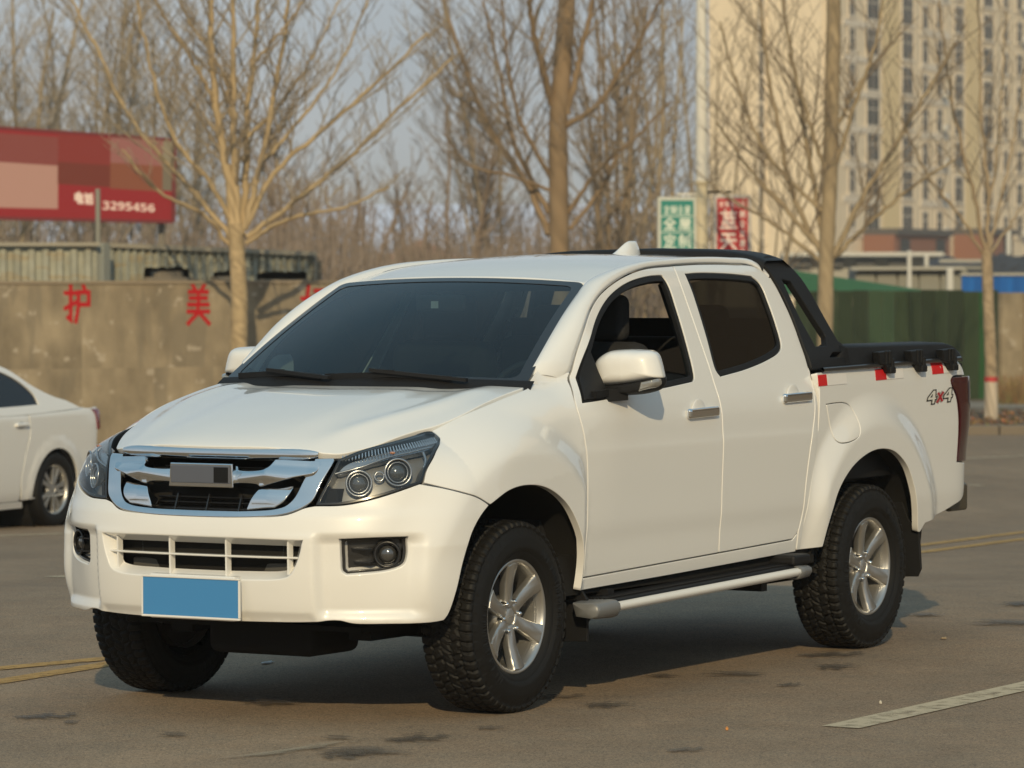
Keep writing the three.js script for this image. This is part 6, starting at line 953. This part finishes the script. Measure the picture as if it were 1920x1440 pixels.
// ---------- white sedan on the left, its tail in view ----------
{
  const sp = at(97, 981, 33), sedan = thing('sedan', 'white saloon car with silver multi-spoke wheel, cut off by the left edge behind the pickup', 'car', [sp.x + .83 * Math.sin(6.2 * Math.PI / 180), -.38, sp.z + .83 * Math.cos(6.2 * Math.PI / 180)], 6.2 * Math.PI / 180);
  // local axes: x forward from just behind the rear axle (at -.07), y up, z to the right (side faces -z)
  const AX = -.07, WB2 = 2.61;
  const top = curve([[-.80, .96], [-.70, 1.005], [-.55, 1.03], [-.30, 1.065], [-.12, 1.10], [.13, 1.19], [.46, 1.352], [.79, 1.425], [1.2, 1.462], [1.7, 1.46], [2.1, 1.42], [2.6, 1.22], [2.95, 1.05], [3.4, .98], [3.75, .86], [3.85, .70]]);
  const sw = curve([[.18, .77], [.30, .815], [.45, .835], [.60, .845], [.80, .850], [.93, .845], [.97, .832], [1.05, .800], [1.20, .735], [1.36, .655], [1.43, .58], [1.48, .40]]);
  const S2 = (u, v) => { const e = clamp((-.15 - u) / .76, 0, 1), f = clamp((u - 2.9) / 1.0, 0, 1); let w = sw(v) * Math.pow(1 - Math.pow(e, 14), .4) * Math.pow(1 - Math.pow(f, 4), .42); for (const a of [AX, AX + WB2]) { const r = Math.hypot(u - a, v - .315); w += .009 * (1 - sm(.39, .46, r)); } return [u, v, w]; };
  const bothS = (n, g, mat, label) => { part(n, g, mat, sedan, label); part(n, mir(g), mat, sedan, label); };
  const arch = (c, a0, a1, n = 16) => Array.from({ length: n + 1 }, (_, k) => { const t = lerp(a0, a1, k / n) * Math.PI / 180; return [c + .362 * Math.cos(t), .305 + .362 * Math.sin(t)]; });
  const belt = .955;
  // lower side: quarter panel with arch, doors as panels
  const quarter = spline([[.36, belt, 1], [-.60, .985, 1], [-.80, .975], [-.77, .80, 1], [-.73, .79], [-.72, .62, 1], [-.68, .45], [-.50, .25, 1], ...arch(AX, -8, 186).map((p, i, a) => i === 0 || i === a.length - 1 ? [...p, 1] : p), [-.45 + .88, .24, 1], [.47, .40], [.43, .60], [.36, .80]].map(p => p), .03);
  bothS('quarter_panel', panel(quarter, [], S2, { h: .05, sign: -1, gap: .002 }), M.paint);
  const doorR = spline([[.365, belt, 1], [.365, .80], [.435, .60], [.475, .40], [.46, .235, 1], [1.30, .235, 1], [1.32, .60], [1.30, belt, 1]], .03), doorF = spline([[1.305, belt, 1], [1.325, .60], [1.305, .235, 1], [2.14, .235, 1], [2.18, .60], [2.20, belt, 1]], .03);
  const hnd = u => { const w = S2(u, .875)[2]; return box(.19, .032, .03, u, .875, -(w + .012), .012); };
  for (const [o, hu] of [[doorR, .50], [doorF, 1.45]]) for (const s of [1, -1]) { const m = s > 0 ? g => g : mir; const d = part('door', m(panel(o, [], S2, { h: .06, sign: -1, gap: .003 })), M.paint, sedan); part('door_handle', m(hnd(hu)), M.paint, d); part('handle_cup', m(new THREE.SphereGeometry(.05, 16, 10).scale(1, .7, .12).translate(hu, .872, -(S2(hu, .875)[2]))), std([.5, .5, .49], .5), d); }
  bothS('front_wing', panel(spline([[2.205, belt, 1], [2.185, .60], [2.15, .235, 1], ...arch(AX + WB2, 188, -8).map((p, i, a) => i === 0 || i === a.length - 1 ? [...p, 1] : p), [3.2, .30, 1], [3.6, .35, 1], [3.68, .66], [3.4, .88], [2.9, .95]], .03), [], S2, { h: .06, sign: -1 }), M.paint);
  bothS('sill', panel(spline([[.40, .232, 1], [2.17, .232, 1], [2.17, .175, 1], [.36, .175, 1]], .05), [], S2, { h: .06, sign: -1 }), M.paint);
  // roof, boot and windows: cross sections along the length
  const body = (u0, u1, n, wf, v0) => { const rows = []; for (let i = 0; i <= n; i++) { const u = lerp(u0, u1, i / n), T = top(u), r = []; for (let j = -14; j <= 14; j++) { const s = j / 14, a = Math.abs(s), wl = S2(u, Math.min(T - .02, v0))[2]; r.push([u, T - (T - Math.min(T - .005, v0)) * Math.pow(a, 3.2), s * wl * wf]); } rows.push(r); } return sheet(rows); };
  part('boot_lid', body(-.82, .10, 20, .985, .968), M.paint, sedan); part('bonnet', body(2.75, 3.84, 16, .985, .94), M.paint, sedan);
  part('tail', sheet([[-.81, .985], [-.87, .93], [-.875, .78], [-.86, .62], [-.87, .55], [-.85, .38], [-.77, .22]].map(([u, v]) => Array.from({ length: 21 }, (_, j) => { const s = j / 10 - 1; return [u + .16 * Math.pow(Math.abs(s), 4) - .02 * (1 - s * s), v, s * .765]; }))), M.paint, sedan);
  const roofR = []; for (let i = 0; i <= 24; i++) { const u = lerp(.62, 2.0, i / 24), T = top(u), r = []; for (let j = -12; j <= 12; j++) { const s = j / 12, a = Math.abs(s); r.push([u, T - .055 * Math.pow(a, 2.6), s * .60]); } roofR.push(r); } part('roof', sheet(roofR), M.paint, sedan);
  const glassD = phy([.010, .013, .017], { roughness: .03, specularIntensity: .8 });
  part('rear_screen', sheet(Array.from({ length: 9 }, (_, i) => { const u = lerp(.06, .64, i / 8); return Array.from({ length: 15 }, (_, j) => { const s = j / 7 - 1; return [u, top(u) - .03 * s * s, s * lerp(.68, .57, i / 8)]; }); })), glassD, sedan);
  part('windscreen', sheet(Array.from({ length: 9 }, (_, i) => { const u = lerp(1.98, 2.8, i / 8); return Array.from({ length: 15 }, (_, j) => { const s = j / 7 - 1; return [u, top(u) - .03 * s * s, s * lerp(.57, .68, i / 8)]; }); })), glassD, sedan);
  const winO = spline([[.155, 1.036, 1], [.172, 1.105], [.30, 1.21], [.55, 1.312], [.80, 1.362], [1.2, 1.39], [1.7, 1.385], [1.95, 1.34], [2.3, 1.14], [2.48, 1.02, 1], [1.4, 1.022], [.6, 1.028]], .03);
  const pillarO = spline([[-.50, .985, 1], [-.30, 1.055], [-.12, 1.095], [.13, 1.182], [.46, 1.345], [.79, 1.413], [1.2, 1.446], [1.7, 1.444], [2.05, 1.40], [2.5, 1.19], [2.8, 1.03], [2.75, .96, 1], [1.3, .955], [.36, .955]], .03);
  bothS('roof_pillar', panel(pillarO, [winO], S2, { h: .05, sign: -1, gap: .001 }), M.paint);
  bothS('side_window', panel(grow(winO, .004), [], S2, { h: .06, sign: -1, off: -.012, fold: false }), glassD);
  bothS('window_bar', panel(spline([[1.28, 1.385, 1], [1.30, 1.023, 1], [1.36, 1.023, 1], [1.34, 1.388, 1]], .04), [], S2, { h: .05, sign: -1, off: -.004 }), M.gloss);
  const red = phy([.20, .012, .016], { roughness: .1, clearcoat: 1 });
  bothS('tail_lamp', panel(spline([[-.60, .978, 1], [-.80, .968], [-.86, .945], [-.865, .80, 1], [-.70, .795, 1], [-.69, .86], [-.655, .95]], .02), [], (u, v) => { const p = S2(u, v); return [p[0] - .02, p[1], p[2] + .006]; }, { h: .03, sign: -1 }), red);
  part('rear_bumper', sheet([[-.86, .60], [-.915, .56], [-.92, .42], [-.87, .26], [-.77, .20]].map(([u, v]) => Array.from({ length: 25 }, (_, j) => { const s = (j / 12 - 1) * 1.0; return [u + .26 * Math.pow(Math.abs(s), 5), v, s * .80]; }))), M.paint, sedan);
  part('belly', [box(3.6, .12, 1.3, 1.4, .24, 0), box(.9, .5, 1.1, -.15, .55, 0), box(2.2, .5, 1.3, 1.3, .6, 0)], M.matte, sedan);
  // wheels
  const lathe = p => new THREE.LatheGeometry(p.map(q => new THREE.Vector2(...q)), 64).rotateX(Math.PI / 2);
  const tyre = lathe([[.205, .085], [.225, .098], [.265, .104], [.300, .096], [.312, .07], [.316, .03], [.316, -.03], [.312, -.07], [.300, -.096], [.205, -.085]]), rim = lathe([[.185, -.06], [.186, .05], [.198, .078], [.208, .088], [.214, .080]]), hub = lathe([[0, .066], [.03, .064], [.06, .058], [.066, .03]]);
  const sg = new THREE.ExtrudeGeometry(new THREE.Shape([[-.014, .04], [-.013, .12], [-.022, .196], [.022, .196], [.013, .12], [.014, .04]].map(p => new THREE.Vector2(...p))), { depth: .02, bevelEnabled: true, bevelThickness: .006, bevelSize: .004, bevelSegments: 2 }).translate(0, 0, .042);
  const liner = new THREE.CylinderGeometry(.37, .37, .5, 24, 1, true).rotateX(Math.PI / 2);
  for (const u of [AX, AX + WB2]) for (const s of [1, -1]) {
    const w = new THREE.Group(); w.name = numbered('wheel'); w.position.set(u, .314, -s * .735); w.rotation.y = s > 0 ? Math.PI : 0; sedan.add(w);
    part('tyre', tyre, M.rubber, w); part('rim', rim, M.alloy, w); part('hub', hub, M.alloy, w); for (let k = 0; k < 10; k++) part('spoke', sg.clone().rotateZ(k * Math.PI / 5 + (k & 1 ? .10 : -.10)), M.alloy, w); part('brake_disc', new THREE.CylinderGeometry(.182, .182, .01, 32).rotateX(Math.PI / 2).translate(0, 0, .0), M.matte, w);
    part('arch_liner', liner.clone().translate(u, .30, -s * .52), M.matte, sedan);
  }
  shadows(sedan);
}
renderer.render(scene, camera);
